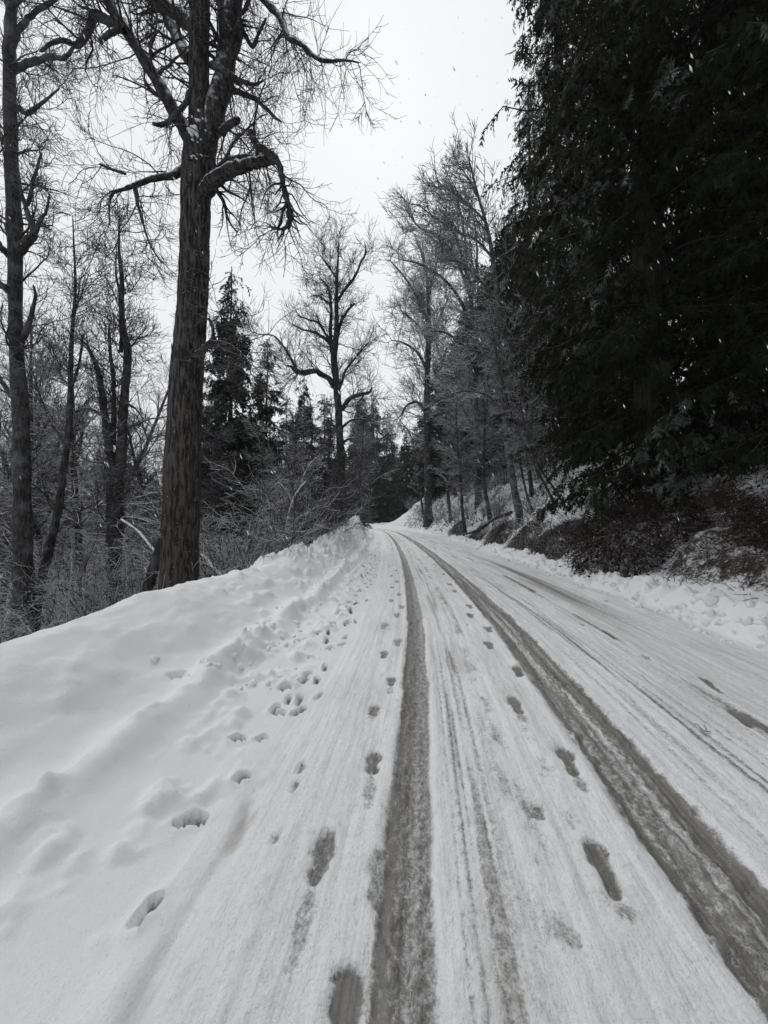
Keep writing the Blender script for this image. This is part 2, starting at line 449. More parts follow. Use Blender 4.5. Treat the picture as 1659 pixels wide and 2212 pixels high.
for u, v in ((860, 1386), (831, 1351), (858, 1328), (868, 1310), (846, 1296), (862, 1283), (848, 1268), (858, 1256), (846, 1243), (856, 1232)):
    fp(u, v, .3, .12, .02, .6)
fp(822, 1890, .27, .12, .015, .55, -.06); fp(905, 1415, .25, .12, .012, .6); fp(917, 1480, .25, .12, .012, .5); fp(900, 1690, .3, .13, .010, .5)
fp(745, 2185, .24, .12, .03, .9, -.15, slide=.1)
# deeper ones in the soft snow beside the tracks
for (u, v, ln, z, dp, wt, ag) in ((412, 1768, .15, .06, .06, .55, .75), (316, 1957, .13, .05, .055, .5, .15), (521, 1668, .10, .06, .05, .5, .3), (514, 1600, .11, .06, .06, .55, .8), (566, 1592, .09, .04, .055, .45, .5),
        (602, 1536, .12, .05, .06, .55, .9), (617, 1490, .12, .05, .055, .5, .6), (668, 1422, .14, .05, .055, .5, .9), (666, 1457, .12, .03, .05, .4, .4), (690, 1377, .15, .05, .05, .5, .6), (722, 1361, .15, .03, .05, .5, .4),
        (714, 1398, .16, .03, .05, .35, .3), (735, 1330, .18, .05, .05, .5, .6), (757, 1320, .18, .03, .05, .5, .2), (757, 1305, .2, .03, .05, .4, .5), (770, 1290, .22, .03, .05, .5, .2), (752, 1345, .2, .02, .04, .3, .3), (742, 1312, .2, .05, .05, .4, .3),
        (776, 1272, .24, .03, .05, .4, .2), (790, 1262, .24, .03, .05, .4, .2), (782, 1250, .28, .03, .05, .4, .1), (795, 1240, .28, .03, .05, .4, .2), (788, 1230, .3, .03, .05, .4, 0), (800, 1220, .3, .03, .05, .4, 0), (792, 1212, .35, .03, .05, .4, 0), (803, 1203, .35, .03, .05, .4, 0),
        (637, 1690, .12, .02, .012, .25, 0), (650, 1650, .12, .02, .012, .25, .1), (690, 1496, .16, .02, .02, .22, .2), (595, 1800, .08, .02, .012, .2, 0), (380, 1412, .13, .5, .07, .0, .4), (535, 1330, .14, .55, .06, 0, .3), (505, 1345, .12, .55, .05, 0, .3)):
    x_, y_ = gp(u, v, z); prints.append((x_, y_, ln, .050 + .012 * (ln > .16), dp * 1.7, wt + .3, ag, 0.0))
rp_ = random.Random(12); yy_ = 3.0
while yy_ < 26:
    for sc_ in (-1.16, -.98):
        if rp_.random() < .75:
            ya = yy_ + rp_.uniform(-.12, .12); prints.append((float(L(ya)) + sc_ + rp_.uniform(-.10, .10), ya, rp_.uniform(.11, .17) + ya * .006, .045 + ya * .0022, .06, rp_.uniform(.7, 1.0), rp_.uniform(-.2, .7), 0.0))
    yy_ += rp_.uniform(.26, .42)
for u, v in ((1258, 1348), (1398, 1420), (1310, 1300)): fp(u, v, .16, .1, .012, .5, .2)
fp(1600, 1548, .3, .1, .015, .8, .25); fp(1535, 1478, .4, .08, .015, .8, .2)

def grid(name, scol, yr, mat, road=False, litter=None, attrs_only=False):
    S, Y = np.meshgrid(scol, yr)
    if S.ndim != 2: raise ValueError
    Z = height(S, Y); X = L(Y) + S
    at = {}
    # prints press into whichever sheet they fall on
    slush = np.zeros_like(Z); stain = np.zeros_like(Z)
    if scol[0] < 4.3 and scol[-1] > -3.5:
        trod = sst(-1.35, -.45, S) * sst(4.35, 3.9, S)
        if road:
            Ln = 0.012 * (fbm(Y * 1.2, Y * 0, 3, 81) - .5) * 2
            e = 0.02 * (fbm(S * 0 + Y * 3, Y * 2, 3, 82) - .5) * 2
            tr1 = sst(.140, .105, np.abs(S - Ln) + e); tr2 = sst(.245, .19, np.abs(S - 1.36 - Ln) + e * 1.5)
            Z -= tr1 * .022 + tr2 * .028
            Z += .010 * np.exp(-((np.abs(S - Ln) - .155) / .03) ** 2) + .012 * np.exp(-((np.abs(S - 1.36 - Ln) - .26) / .04) ** 2)
            st1 = fbm(S * 30, Y * .7, 3, 83); st2 = fbm(S * 9, Y * .25, 3, 84); cl = fbm(S * 22, Y * 12, 3, 85)
            slush = np.maximum(tr1 * (.62 + .24 * st2 - .13 * sst(-.01, .03, S)), tr2 * (.62 + .9 * (st1 - .5) + .22 * np.exp(-((S - 1.2) / .05) ** 2) + .16 * np.exp(-((S - 1.5) / .05) ** 2)))
            Z += (tr1 + tr2) * (np.maximum(cl - .5, 0) * .07)
            # dim streaks of older wheel passes
            def band(c, wd): return np.exp(-((S - c - .05 * (fbm(Y * .5, Y * 0, 2, 86) - .5)) / wd) ** 2)
            old = .50 * band(.36, .11) * sst(.42, .62, st1) + .42 * band(.57, .06) * sst(.35, .7, fbm(S * 6, Y * 4, 3, 87)) + .34 * band(2.68, .055) * sst(.47, .62, fbm(S * 1.5, Y * .8, 3, 88)) * 1.9
            old += .33 * band(3.15, .38) * sst(5, 8, Y) * sst(.35, .6, st2) + .22 * band(2.15, .35) * sst(.5, .7, st1) + .22 * band(-.45, .16) * sst(.5, .72, st1) + .25 * band(1.95, .22) * sst(.45, .7, st1)
            old += .35 * band(.85, .05) * sst(.5, .7, fbm(S * 5, Y * 5, 3, 89)) * (1 - sst(2.5, 5, Y))
            old += .2 * sst(1.72, 1.58, S) * sst(1.5, 1.6, S) * sst(.4, .6, st1)
            tread = fbm(S * 48, Y * .12, 2, 97); old += (.30 + .14 * sst(1.4, 2.2, Y)) * (band(.25, .05) + band(.42, .07)) * sst(.48, .66, tread) * sst(.3, .55, fbm(S * 2, Y * .6, 2, 98)) + .35 * band(2.2, .5) * sst(.55, .7, fbm(S * 26, Y * .12, 2, 99)) + .30 * band(-.35, .2) * sst(.55, .7, fbm(S * 22, Y * .15, 2, 94))
            old += .42 * band(2.66, .06) * sst(.40, .52, fbm(Y * 1.1, Y * 0 + 4, 3, 56)) * sst(2.2, 2.8, Y) * sst(9, 7, Y) + .34 * band(3.25, .30) * sst(4.5, 6, Y) * sst(16, 12, Y) + .4 * band(.62, .045) * sst(.4, .6, fbm(S * 7, Y * 4, 3, 57))
            old = old * trod; slush = np.maximum(slush, old)
            Z -= old * .014; Z += (.012 * (st1 - .5) + .012 * (cl - .5) + .030 * np.maximum(cl - .55, 0)) * trod
            cs = -.86 + .10 * (fbm(Y * 1.6, Y * 0, 3, 90) - .5) - .03 * (Y - 1.3)
            cre = np.exp(-((S - cs) / .035) ** 2) * (1 - sst(1.9, 2.4, Y)); Z -= cre * .045 * (.3 + 1.2 * fbm(S * 9, Y * 5, 3, 55)); Z += .012 * np.exp(-((S - cs + .10) / .06) ** 2) * (1 - sst(1.9, 2.4, Y))
            stain = .60 * np.exp(-((S - cs + .01) / .06) ** 2) * sst(.35, .65, fbm(S * 14, Y * 7, 4, 54)) * (1 - sst(1.9, 3, Y)) * sst(.3, .6, fbm(S * 5, Y * 3, 3, 91)) + .14 * sst(.55, .75, fbm(S * 2, Y * .9, 3, 92)) * trod
            stain += .16 * band(2.9, .25) * sst(.5, .7, fbm(S * 2, Y * .5, 3, 93)) + .10 * slush
        for (px, py, ln, wd, dp, wet, ang, slide) in prints:
            if py > 60: continue
            r0 = np.searchsorted(yr, py - ln - slide - .1); r1 = np.searchsorted(yr, py + ln + .1)
            if r1 <= r0: continue
            hd = math.atan2(float(L(py + .5) - L(py - .5)), 1.0) + ang
            dx = X[r0:r1] - px; dy = Y[r0:r1] - py
            a = dx * math.cos(hd) - dy * math.sin(hd); bb = dx * math.sin(hd) + dy * math.cos(hd)
            wob = .030 * (fbm(dx * 17 + px * 9, dy * 17 + py * 5, 3, 95) - .5)
            def ell(ca, cb, ra, rb):
                return sst(1.25, .72, np.sqrt(((a - ca) / ra) ** 2 + ((bb - cb) / rb) ** 2) + wob * 22)
            m = np.maximum(ell(0, ln * .2, wd * .5, ln * .32), ell(0, -ln * .3, wd * .38, ln * .22))
            m = np.maximum(m, ell(0, -ln * .06, wd * .33, ln * .3))
            rim = np.maximum(sst(2.0, 1.2, np.sqrt((a / (wd * .6)) ** 2 + (bb / (ln * .55)) ** 2)) - m, 0)
            Z[r0:r1] -= m * dp; Z[r0:r1] += rim * dp * .12 + m * dp * .5 * (fbm(dx * 30 + px, dy * 30, 2, 96) - .3)
            slush[r0:r1] = np.maximum(slush[r0:r1], m * wet)
            if slide > 0:
                q = sst(1.2, .5, np.sqrt((a / (wd * .42)) ** 2 + ((bb + ln * .5 + slide * .5) / (slide * .6)) ** 2)) * .62 * wet
                slush[r0:r1] = np.maximum(slush[r0:r1], q); Z[r0:r1] -= q * .012
    at['slush'] = slush.ravel(); at['stain'] = stain.ravel()
    at['trod'] = (sst(-1.35, -.45, S) * sst(4.35, 3.9, S)).ravel()
    if road: at['sy'] = np.stack([S, Y, S * 0], -1).reshape(-1, 3)
    if litter is not None: at['litter'] = litter(S, Y).ravel()
    n, mcol = S.shape
    i = (np.arange(n - 1)[:, None] * mcol + np.arange(mcol - 1)[None, :])
    q = np.stack([i, i + 1, i + mcol + 1, i + mcol], -1).reshape(-1, 4)
    v = np.stack([X, Y, Z], -1).reshape(-1, 3)
    me = mk_mesh(name, v, q, attrs=at, mats=[mat])
    return link(name, me, kind='structure')

Rf = rows(.0088); Rc = rows(.018)
grid('road', np.linspace(-1.0, 4.2, 310), Rf, M_ROAD, road=True)
grid('snowbank', np.concatenate([np.linspace(-3.4, -1.0, 140)]), Rf, M_ROAD, road=True)
grid('snow_berm', np.linspace(4.2, 4.95, 44), Rf, M_ROAD, road=True)
hill_litter_shade = lambda S, Y: .26 * sst(10, 7, Y) * sst(4.97, 5.2, S) + (1 - .65 * sst(17, 34, Y)) * (.20 * sst(4.95, 5.1, S) + .26 * sst(5.0, 5.4, S) * sst(17, 11, Y) + .6 * sst(.45, .62, fbm(S * .45, Y * .28, 4, 101)) * sst(5.0, 5.4, S))  # leaf litter, plus extra near the camera that paints the slope's shade
grid('hillside', np.concatenate([np.arange(4.95, 12, .09), np.arange(12, 30, .35), np.geomspace(30, 600, 25)]), Rc, M_HILL, litter=hill_litter_shade)
grid('forest_floor', np.concatenate([-np.geomspace(600, 30, 25), np.arange(-29.5, -9, .4), np.arange(-9, -3.45, .1), [-3.4]]), Rc, M_FLOOR, litter=lambda S, Y: .25 + .55 * sst(.4, .6, fbm(S * .5, Y * .5, 4, 111)))

# ------------------------------------------------------------------ snowy air
def haze_box():
    x0, x1, y0, y1, z0, z1 = -680, 680, -60, 1000, -6.5, 66
    v = np.array([[x, y, z] for x in (x0, x1) for y in (y0, y1) for z in (z0, z1)], float)
    q = [[0, 1, 3, 2], [4, 6, 7, 5], [0, 4, 5, 1], [2, 3, 7, 6], [0, 2, 6, 4], [1, 5, 7, 3]]
    m = bpy.data.materials.new('haze'); m.use_nodes = True; nt = m.node_tree; nt.nodes.clear()
    o = nt.nodes.new('ShaderNodeOutputMaterial'); p = nt.nodes.new('ShaderNodeVolumePrincipled')
    p.inputs['Density'].default_value = .0006; p.inputs['Color'].default_value = (.92, .93, .95, 1)
    nt.links.new(p.outputs[0], o.inputs['Volume'])
    link('haze', mk_mesh('haze', v, q, smooth=False, mats=[m]), kind='stuff', label='thin grey air of the snowfall between the trees', category='haze')
haze_box()

# ------------------------------------------------------------------ trees
def rel(pts, base): return np.asarray(pts, float) - np.asarray(base, float)

def px_line(spec, d, base, depth=None):
    """spec: list of (u, v, radius in frame px); depth: distance offsets along the line"""
    pts, rr = [], []
    for i, (u, v, r) in enumerate(spec):
        dd = d + (0 if depth is None else depth * i / max(len(spec) - 1, 1))
        pts.append(cam_point(u, v, dd)); rr.append(r * dd / F)
    return rel(pts, base), np.array(rr)

def bark_trunk(name, pts, rr, mats, sides=110, n=420, depth=.022, K=30, flare=.0):
    P, R = resample(pts, rr, n)
    ln = np.concatenate([[0], np.cumsum(np.linalg.norm(np.diff(P, axis=0), axis=1))])
    T = unit(np.gradient(P, axis=0)); ref = np.array([[1.0, 0, 0]])
    U = unit(ref - np.sum(ref * T, -1, keepdims=True) * T); W = np.cross(T, U)
    a = np.arange(sides) * 2 * np.pi / sides
    A, Z = np.meshgrid(a, ln)
    xx = A / (2 * np.pi) * K
    warp = .9 * (noise(A / (2 * np.pi) * 8, Z * 1.3, period=8, seed=5) - .5) + .5 * (noise(A / (2 * np.pi) * 16, Z * 4, period=16, seed=6) - .5)
    v1 = noise((xx + warp) % K, Z * 2.6, period=K, seed=7)
    v2 = noise(((xx * 2 + warp * 2) % (2 * K)), Z * 6, period=2 * K, seed=8)
    ridge = 1 - np.abs(2 * v1 - 1) * 1.3
    lump = noise(A / (2 * np.pi) * 5, Z * .8, period=5, seed=9) - .5
    disp = depth * (ridge + .45 * v2) + .05 * R[:, None] * lump * 2
    Rr = R[:, None] - depth + disp
    V = P[:, None, :] + (U[:, None, :] * np.cos(A)[..., None] + W[:, None, :] * np.sin(A)[..., None]) * Rr[..., None]
    i = np.arange(n - 1)[:, None] * sides; j = np.arange(sides)[None, :]; j2 = (j + 1) % sides
    q = np.stack([i + j, i + j2, i + sides + j2, i + sides + j], -1).reshape(-1, 4)
    return mk_mesh(name, V.reshape(-1, 3), q, mats=mats)

def limbs_to_mesh(name, lines, mat, n=24, sides=10, knob=0.0, seed=1):
    rng = np.random.default_rng(seed); B = []
    for p, r in lines:
        P, R = resample(p, r, n)
        R = R.copy(); R[-1] *= .35
        if knob: P = P + rng.normal(size=P.shape) * R[:, None] * knob * (np.arange(n) > 0)[:, None]; R = R * rng.uniform(.9, 1.13, n)
        B.append((P[None], R[None], sides))
    v, q = tubes(B)
    return mk_mesh(name, v, q, mats=[mat]), [(b[0], b[1]) for b in B]

def stackl(LL): return np.concatenate([a for a, _ in LL]), np.concatenate([b for _, b in LL])

def twig_mesh(name, levels, mat, sides=(5, 3, 3)):
    B = [(P, R, sides[min(i, len(sides) - 1)]) for i, (P, R) in enumerate(levels)]
    v, q = tubes(B); return mk_mesh(name, v, q, mats=[mat])

# ---- 1. the big cottonwood beside the bank
def big_tree():
    d = 7.3; rng = np.random.default_rng(11)
    bx, by, _ = cam_point(386, 1300, d); base = (bx, by, ground_z(bx, by) - .1)
    t = empty('cottonwood_tree', base, label='massive bare cottonwood with furrowed brown trunk and snow-topped fork, right behind the snowbank', category='tree')
    low = cam_point(384, 1420, d)
    tr, rr = px_line([(380, 1640, 56), (382, 1400, 46), (386, 1285, 41), (390, 1152, 37.5), (394, 996, 35.5), (402, 839, 33), (413, 683, 31.5), (418, 600, 30), (421, 500, 29.5), (423, 430, 30), (428, 360, 33), (432, 310, 33), (432, 270, 24), (430, 200, 20), (430, 100, 20), (431, 0, 21), (428, -160, 17), (436, -420, 11), (430, -700, 5)], d, base)
    link('trunk', bark_trunk('cottonwood_trunk', tr, rr, [M_BARK_BIG], n=470, sides=120, depth=.028, K=30), t)
    Ls = []
    def lb(spec, depth): Ls.append(px_line(spec, d, base, depth))
    lb([(440, 330, 22), (452, 285, 23), (466, 230, 22), (478, 190, 21), (486, 150, 20), (491, 100, 20), (496, 50, 20.5), (500, 0, 20), (505, -120, 17), (525, -320, 11), (530, -560, 5)], .35)
    lb([(415, 315, 12), (402, 285, 15), (375, 240, 14), (345, 185, 13), (322, 145, 12), (300, 110, 12), (270, 62, 11), (235, 5, 10), (205, -60, 8), (150, -180, 5), (120, -260, 2)], -.9)
    lb([(430, 428, 14), (447, 410, 16), (463, 390, 15), (500, 367, 13.5), (545, 353, 11), (580, 346, 9), (597, 345, 7)], -1.0)
    lb([(408, 360, 9), (385, 372, 9), (370, 380, 7), (330, 386, 6), (292, 400, 5), (262, 410, 3.6), (245, 416, 3.5), (236, 440, 2.4), (238, 490, 1.2)], -.5)
    lb([(418, 130, 14), (402, 118, 14), (385, 85, 12), (365, 45, 11), (350, 5, 10), (330, -80, 7), (300, -200, 4)], .9)
    lb([(424, 75, 14), (405, 45, 14), (380, 28, 12), (345, 5, 12), (300, -25, 10), (230, -90, 6)], .2)
    lb([(505, -60, 10), (545, -30, 9), (575, 5, 7), (600, 30, 7), (613, 50, 6.5), (622, 80, 6), (650, 95, 5), (680, 122, 4.5), (705, 132, 3.5), (745, 130, 2.2), (780, 136, 1.2)], -1.2)
    lb([(480, 285, 8), (492, 272, 7), (515, 258, 6)], -.3)
    lb([(425, 415, 4), (470, 362, 5), (495, 345, 5), (530, 339, 4.5), (585, 346, 4)], .3)
    Bt = []
    def ls(spec, off, depth): Bt.append(px_line(spec, d + off, base, depth))
    ls([(272, 68, 9), (250, 52, 8), (232, 44, 8), (203, 32, 8), (196, 55, 7), (185, 75, 7), (166, 98, 6), (150, 90, 5), (120, 90, 4), (85, 112, 2.5)], -.7, .4)
    ls([(597, 345, 7), (606, 365, 6.5), (612, 400, 6), (622, 440, 5.5), (626, 478, 5), (612, 494, 3), (585, 492, 2)], -1.0, .2)
    ls([(596, 343, 8), (575, 328, 8), (560, 318, 7), (548, 300, 6.5), (540, 282, 6)], -1.0, -.2)
    ls([(418, 762, 9), (428, 765, 7), (442, 750, 6), (457, 738, 6), (461, 722, 4), (457, 700, 3.5), (449, 686, 2.5)], -.3, -.1)
    ls([(457, 738, 4), (480, 740, 3), (505, 750, 2.2), (535, 780, 1.5), (542, 810, .9)], -.4, -.2)
    ls([(455, 140, 7), (480, 150, 6), (515, 172, 4.5), (550, 182, 3), (570, 172, 1.5)], 0, -.5)
    ls([(515, 48, 6), (530, 75, 5), (545, 100, 4.5), (560, 70, 3), (575, 40, 2)], .2, .3)
    ls([(290, 400, 5), (298, 440, 3.5), (308, 480, 2.5), (325, 530, 1.8), (350, 570, 1.2)], -.4, 0)
    ls([(270, 375, 3), (240, 365, 3), (215, 354, 2.5)], -.4, 0)
    ls([(385, 240, 5), (365, 262, 5), (345, 270, 4), (330, 268, 3)], -.4, -.3)
    ls([(412, 200, 6), (402, 222, 5), (385, 240, 5)], -.1, -.2)
    ls([(260, 62, 5), (235, 75, 5), (214, 90, 4)], -.7, -.2)
    m1, P1 = limbs_to_mesh('cottonwood_limb', Ls, M_BARK_BIG, n=34, sides=18, knob=.05, seed=3)
    # one object per main limb
    for (p, r) in Ls:
        me, _ = limbs_to_mesh('cottonwood_limb', [(p, r)], M_LIMB, n=40, sides=18, knob=.05, seed=3)
        link('limb', me, t)
    bpy.data.meshes.remove(m1)
    P2 = []
    for bi, (p, r) in enumerate(Bt):
        me, Pq = limbs_to_mesh('cottonwood_branch', [(p, r)], M_BARK_DARK, n=34, sides=10, knob=.12, seed=4 + bi)
        link('branch', me, t); P2 += Pq
    P, R = stackl(P1 + P2)
    a1 = spawn(P, R, 200, .12, 1, 62, 1.55, 9, .20, (.0, .10), .30, rng, rmin=.009, power=.7, side=(0, 0, -.2))
    tp, trr = resample(tr, rr, 34)
    a0 = spawn(tp[None, 18:], trr[None, 18:], 48, .0, 1, 70, 1.7, 9, .2, (-.02, .10), .10, rng, rmin=.010)
    hang = spawn(P2[1][0], P2[1][1], 26, .25, 1, 50, .9, 8, .22, (-.25, .02), .5, rng, rmin=.006)
    B1 = (np.concatenate([a1[0], a0[0]]), np.concatenate([a1[1], a0[1]]))
    a2 = spawn(*B1, 1900, .15, 1, 50, .85, 6, .20, (-.06, .16), .55, rng, rmin=.0055)
    low_ = spawn(P, R, 230, .3, 1, 75, 1.7, 9, .17, (-.20, .14), .15, rng, rmin=.006, power=1.0, side=(0, 0, -1))
    a3 = spawn(np.concatenate([a2[0]]), a2[1], 6200, .15, 1, 48, .36, 4, .20, (-.02, .2), .6, rng, rmin=.0042)
    a3b = spawn(low_[0], low_[1], 2400, .15, 1, 50, .45, 4, .22, (-.1, .22), .6, rng, rmin=.0038)
    link('crown', twig_mesh('cottonwood_crown', [B1, hang, low_, a2, a3, a3b], M_TWIG_SKY, (5, 4, 4, 3, 3)), t)
    # loose bark plates and stuck leaves
    pts = []; n = 650
    k = rng.integers(2, 300, n); Pn, Rn = resample(tr, rr, 560)
    th = rng.uniform(0, 2 * np.pi, n); c = Pn[k + 20] + np.stack([np.cos(th), np.sin(th), 0 * th], -1) * (Rn[k + 20] + .006)[:, None]
    nv = np.stack([np.cos(th), np.sin(th), 0 * th], -1); tv = np.stack([-np.sin(th), np.cos(th), 0 * th], -1)
    L_ = rng.uniform(.012, .04, n)[:, None]; a_ = rng.normal(0, .5, n)[:, None]
    upv = np.array([[0, 0, 1.0]]); dv = upv * np.cos(a_) + tv * np.sin(a_); sv = tv * np.cos(a_) - upv * np.sin(a_)
    q0 = c - dv * L_; q1 = c + sv * L_ * .35 + nv * .008; q2 = c + dv * L_ + nv * .018; q3 = c - sv * L_ * .35 + nv * .004
    V = np.stack([q0, q1, q2, q3], 1).reshape(-1, 3)
    link('bark_flakes', mk_mesh('bark_flakes', V, np.arange(4 * n).reshape(-1, 4), mats=[M_BARK_PALE], smooth=False), t, kind='stuff')
    # snow caught in the fork
    items = []
    for (u, v, dd, r, m) in ((417, 280, -.34, .035, 16), (424, 268, -.34, .028, 10), (428, 292, -.35, .03, 10), (432, 262, -.33, .022, 6), (420, 330, -.36, .022, 6)):
        c = rel([cam_point(u, v, d + dd)], base)[0]
        for _ in range(m): items.append((c + rng.normal(size=3) * np.array([.05, .012, .07]), r * rng.uniform(.4, 1.1)))
    link('fork_snow', blob_mesh('fork_snow', items, M_SNOW, 5, .6), t, kind='stuff')

def icos():
    import bmesh
    bm = bmesh.new(); bmesh.ops.create_icosphere(bm, subdivisions=2, radius=1.0)
    v = np.array([x.co[:] for x in bm.verts]); f = np.array([[y.index for y in x.verts] for x in bm.faces]); bm.free(); return v, f
ICO_V, ICO_F = icos()
def blob_mesh(name, items, mat, seed, flat=.7):
    V, Fc = [], []; off = 0; rng = np.random.default_rng(seed)
    for c, r in items:
        o = rng.uniform(0, 50)
        nz_ = 1 + .5 * (fbm(ICO_V[:, 0] * 1.7 + o, ICO_V[:, 1] * 1.7 + ICO_V[:, 2] * 1.3 + o, 3, 7) - .5)
        V.append(ICO_V * nz_[:, None] * r * np.array([1.15, 1.1, flat]) + np.asarray(c)); Fc.append(ICO_F + off); off += len(ICO_V)
    return mk_mesh(name, np.concatenate(V), tris=np.concatenate(Fc), mats=[mat])

big_tree()

# ---- hero bare trees traced as trunk + limbs, twigs grown on them
def hero(name, label, d, trunk, limbs, seed, mat_t=M_BARK_DARK, mat_c=M_TWIG_SKY, n1=60, n2=700, n3=2200, l1=1.6, l2=.8, l3=.4, ang=55, wob=.2, trop=(0, .1), category='tree', foot=None, sides=14, rm=1.0, side=None, tk0=.25, sf=1.0):
    rng = np.random.default_rng(seed)
    x, y, _ = cam_point(trunk[0][0], trunk[0][1], d); base = (x, y, ground_z(x, y) - .1)
    t = empty(name, base, label=label, category=category)
    tr, rr = px_line(trunk, d, base)
    # carry the trunk down to the ground
    if tr[0][2] > .05: tr = np.vstack([[tr[0][0] - (tr[1][0] - tr[0][0]) * .15, tr[0][1], 0.0], tr]); rr = np.concatenate([[rr[0] * 1.12], rr])
    me, Pt = limbs_to_mesh(name + '_trunk', [(tr, rr)], mat_t, n=60, sides=sides, knob=.03, seed=seed)
    link('trunk', me, t)
    lines = [px_line(s, d + o, base, dp) for s, o, dp in limbs]
    srcP, srcR = resample(tr, rr, 30)
    k0 = int(30 * tk0)
    PP = [srcP[None, k0:]]; RR = [srcR[None, k0:]]
    lv = []
    rmin = d * .0006 * rm
    if lines:
        for li, ln_ in enumerate(lines):
            me, Pl = limbs_to_mesh(name + '_limb', [ln_], mat_t, n=30 - k0, sides=8, knob=.1, seed=seed + 1 + li)
            link('limb', me, t)
            for a, b in Pl: PP.append(a); RR.append(b)
    P = np.concatenate(PP); R = np.concatenate(RR)
    a1 = spawn(P, R, n1, .05, 1, ang, l1, 8, wob, trop, .22, rng, rmin=rmin * 1.7, side=side, power=.8)
    a2 = spawn(a1[0], a1[1], n2, .1, 1, 48, l2, 5, wob, (trop[0], trop[1] + .05), .55, rng, rmin=rmin * 1.15, side=side)
    a3 = spawn(a2[0], a2[1], int(n3 * .85), .1, 1, 45, l3, 4 if d < 15 else 3, wob, (trop[0], trop[1] + .08), .6, rng, rmin=rmin * sf)
    link('crown', twig_mesh(name + '_crown', [a1, a2, a3], mat_c, (5, 3, 3)), t)
    return t

hero('cottonwood_tree', 'tall knotty bare tree at the frame edge with crooked stub limbs, beyond the snowbank', 10.0,
     [(54, 1330, 24), (52, 1285, 18), (49, 1152, 16), (47, 996, 14.5), (44, 878, 14), (36, 761, 13), (33, 644, 12), (32, 500, 14), (24, 300, 11), (20, 130, 11), (26, 0, 9), (30, -150, 7), (40, -350, 4)],
     [([(38, 545, 9), (60, 520, 9), (74, 508, 7), (66, 478, 5), (52, 440, 4), (44, 400, 3)], 0, -.5), ([(74, 508, 5), (85, 480, 3.5), (100, 455, 2.5), (107, 420, 1.5)], -.4, 0),
      ([(30, 640, 9), (12, 622, 8), (-20, 600, 6), (-60, 560, 4)], 0, -.5), ([(45, 740, 7), (62, 700, 5), (68, 680, 4), (76, 640, 3), (72, 615, 2)], 0, -.3),
      ([(30, 560, 8), (8, 540, 7), (-15, 505, 5), (-40, 450, 3)], .1, -.5), ([(26, 320, 8), (5, 300, 7), (-20, 260, 5)], 0, .5),
      ([(28, 150, 8), (50, 142, 7), (80, 130, 6), (110, 122, 5), (140, 125, 4), (160, 100, 3), (175, 90, 2)], 0, -.8), ([(26, 100, 7), (45, 60, 6), (70, 30, 5), (110, 5, 4), (150, -30, 3)], 0, .5),
      ([(28, 220, 6), (55, 245, 4.5), (75, 235, 4), (100, 215, 2.5), (130, 190, 1.5)], 0, -.5), ([(24, 30, 8), (8, -20, 6), (-20, -80, 4)], 0, 0), ([(30, 10, 6), (60, -20, 5), (120, -60, 4), (200, -90, 2)], 0, -.4),
      ([(42, 870, 6), (20, 850, 5), (-10, 800, 4)], 0, 0), ([(45, 420, 5), (60, 440, 4), (75, 380, 3), (90, 330, 2)], 0, -.6)],
     21, n1=120, n2=1300, n3=3800, l1=1.6, l2=.8, l3=.4, wob=.24, trop=(.0, .1), tk0=.3)

hero('alder_tree', 'slim dark twin-stemmed bare tree between the edge tree and the massive cottonwood', 12.0,
     [(246, 1320, 14), (247, 1250, 12), (252, 1152, 12), (257, 1050, 11), (261, 996, 10), (266, 900, 9), (270, 839, 8.5), (276, 761, 7.5), (266, 710, 6), (262, 650, 5.5), (263, 600, 4.5), (257, 540, 3), (258, 480, 1.5)],
     [([(240, 1180, 9), (238, 1100, 8), (241, 1010, 8), (232, 930, 6.5), (222, 860, 6), (212, 800, 5), (200, 770, 4), (185, 740, 3), (170, 730, 2)], 0, -.3), ([(244, 960, 6), (246, 900, 5), (245, 820, 4), (238, 760, 3), (236, 700, 2)], 0, .3),
      ([(262, 760, 4), (262, 700, 4), (260, 640, 3), (250, 590, 2), (252, 540, 1.2)], 0, .2), ([(230, 905, 4), (200, 885, 3), (175, 885, 2.2), (150, 900, 1.4)], -.1, 0), ([(266, 870, 4), (290, 880, 2.5), (310, 905, 1.5)], 0, -.2),
      ([(256, 1120, 4), (290, 1120, 3), (320, 1128, 2.5), (345, 1140, 2)], 0, -.3)],
     22, n1=95, n2=1100, n3=3600, l1=2.0, l2=1.0, l3=.5, wob=.17, trop=(.02, .14), tk0=.3)

hero('alder_tree', 'leaning thin dark sapling rising from low beside the edge tree trunk', 11.0,
     [(76, 1345, 9), (88, 1260, 8.5), (105, 1190, 8), (125, 1105, 7), (138, 1010, 6.5), (148, 937, 6), (152, 850, 5), (153, 780, 4.2), (157, 700, 3.4), (163, 620, 2.6), (160, 540, 1.8), (157, 465, .9)],
     [([(150, 850, 3), (170, 790, 2.5), (180, 720, 1.8)], 0, 0), ([(140, 960, 3), (105, 900, 2.5), (85, 850, 1.8), (70, 800, 1.2)], 0, .3), ([(125, 1100, 3.5), (90, 1060, 3), (60, 1040, 2)], 0, -.3), ([(157, 680, 1.5), (175, 640, 1.2), (192, 590, .8)], 0, 0)],
     23, n1=70, n2=700, n3=2200, l1=1.7, l2=.8, l3=.4, wob=.17, trop=(.03, .12), tk0=.25, mat_c=M_TWIG_FROST)

hero('dead_sapling', 'short dark leaning stem leaning against the foot of the massive cottonwood', 7.95,
     [(306, 1310, 12), (318, 1275, 11), (334, 1220, 10), (348, 1170, 9), (368, 1110, 7), (388, 1060, 5), (398, 1010, 2)], [], 24, n1=6, n2=20, n3=40, l1=.5, l2=.3, l3=.2, sides=12)

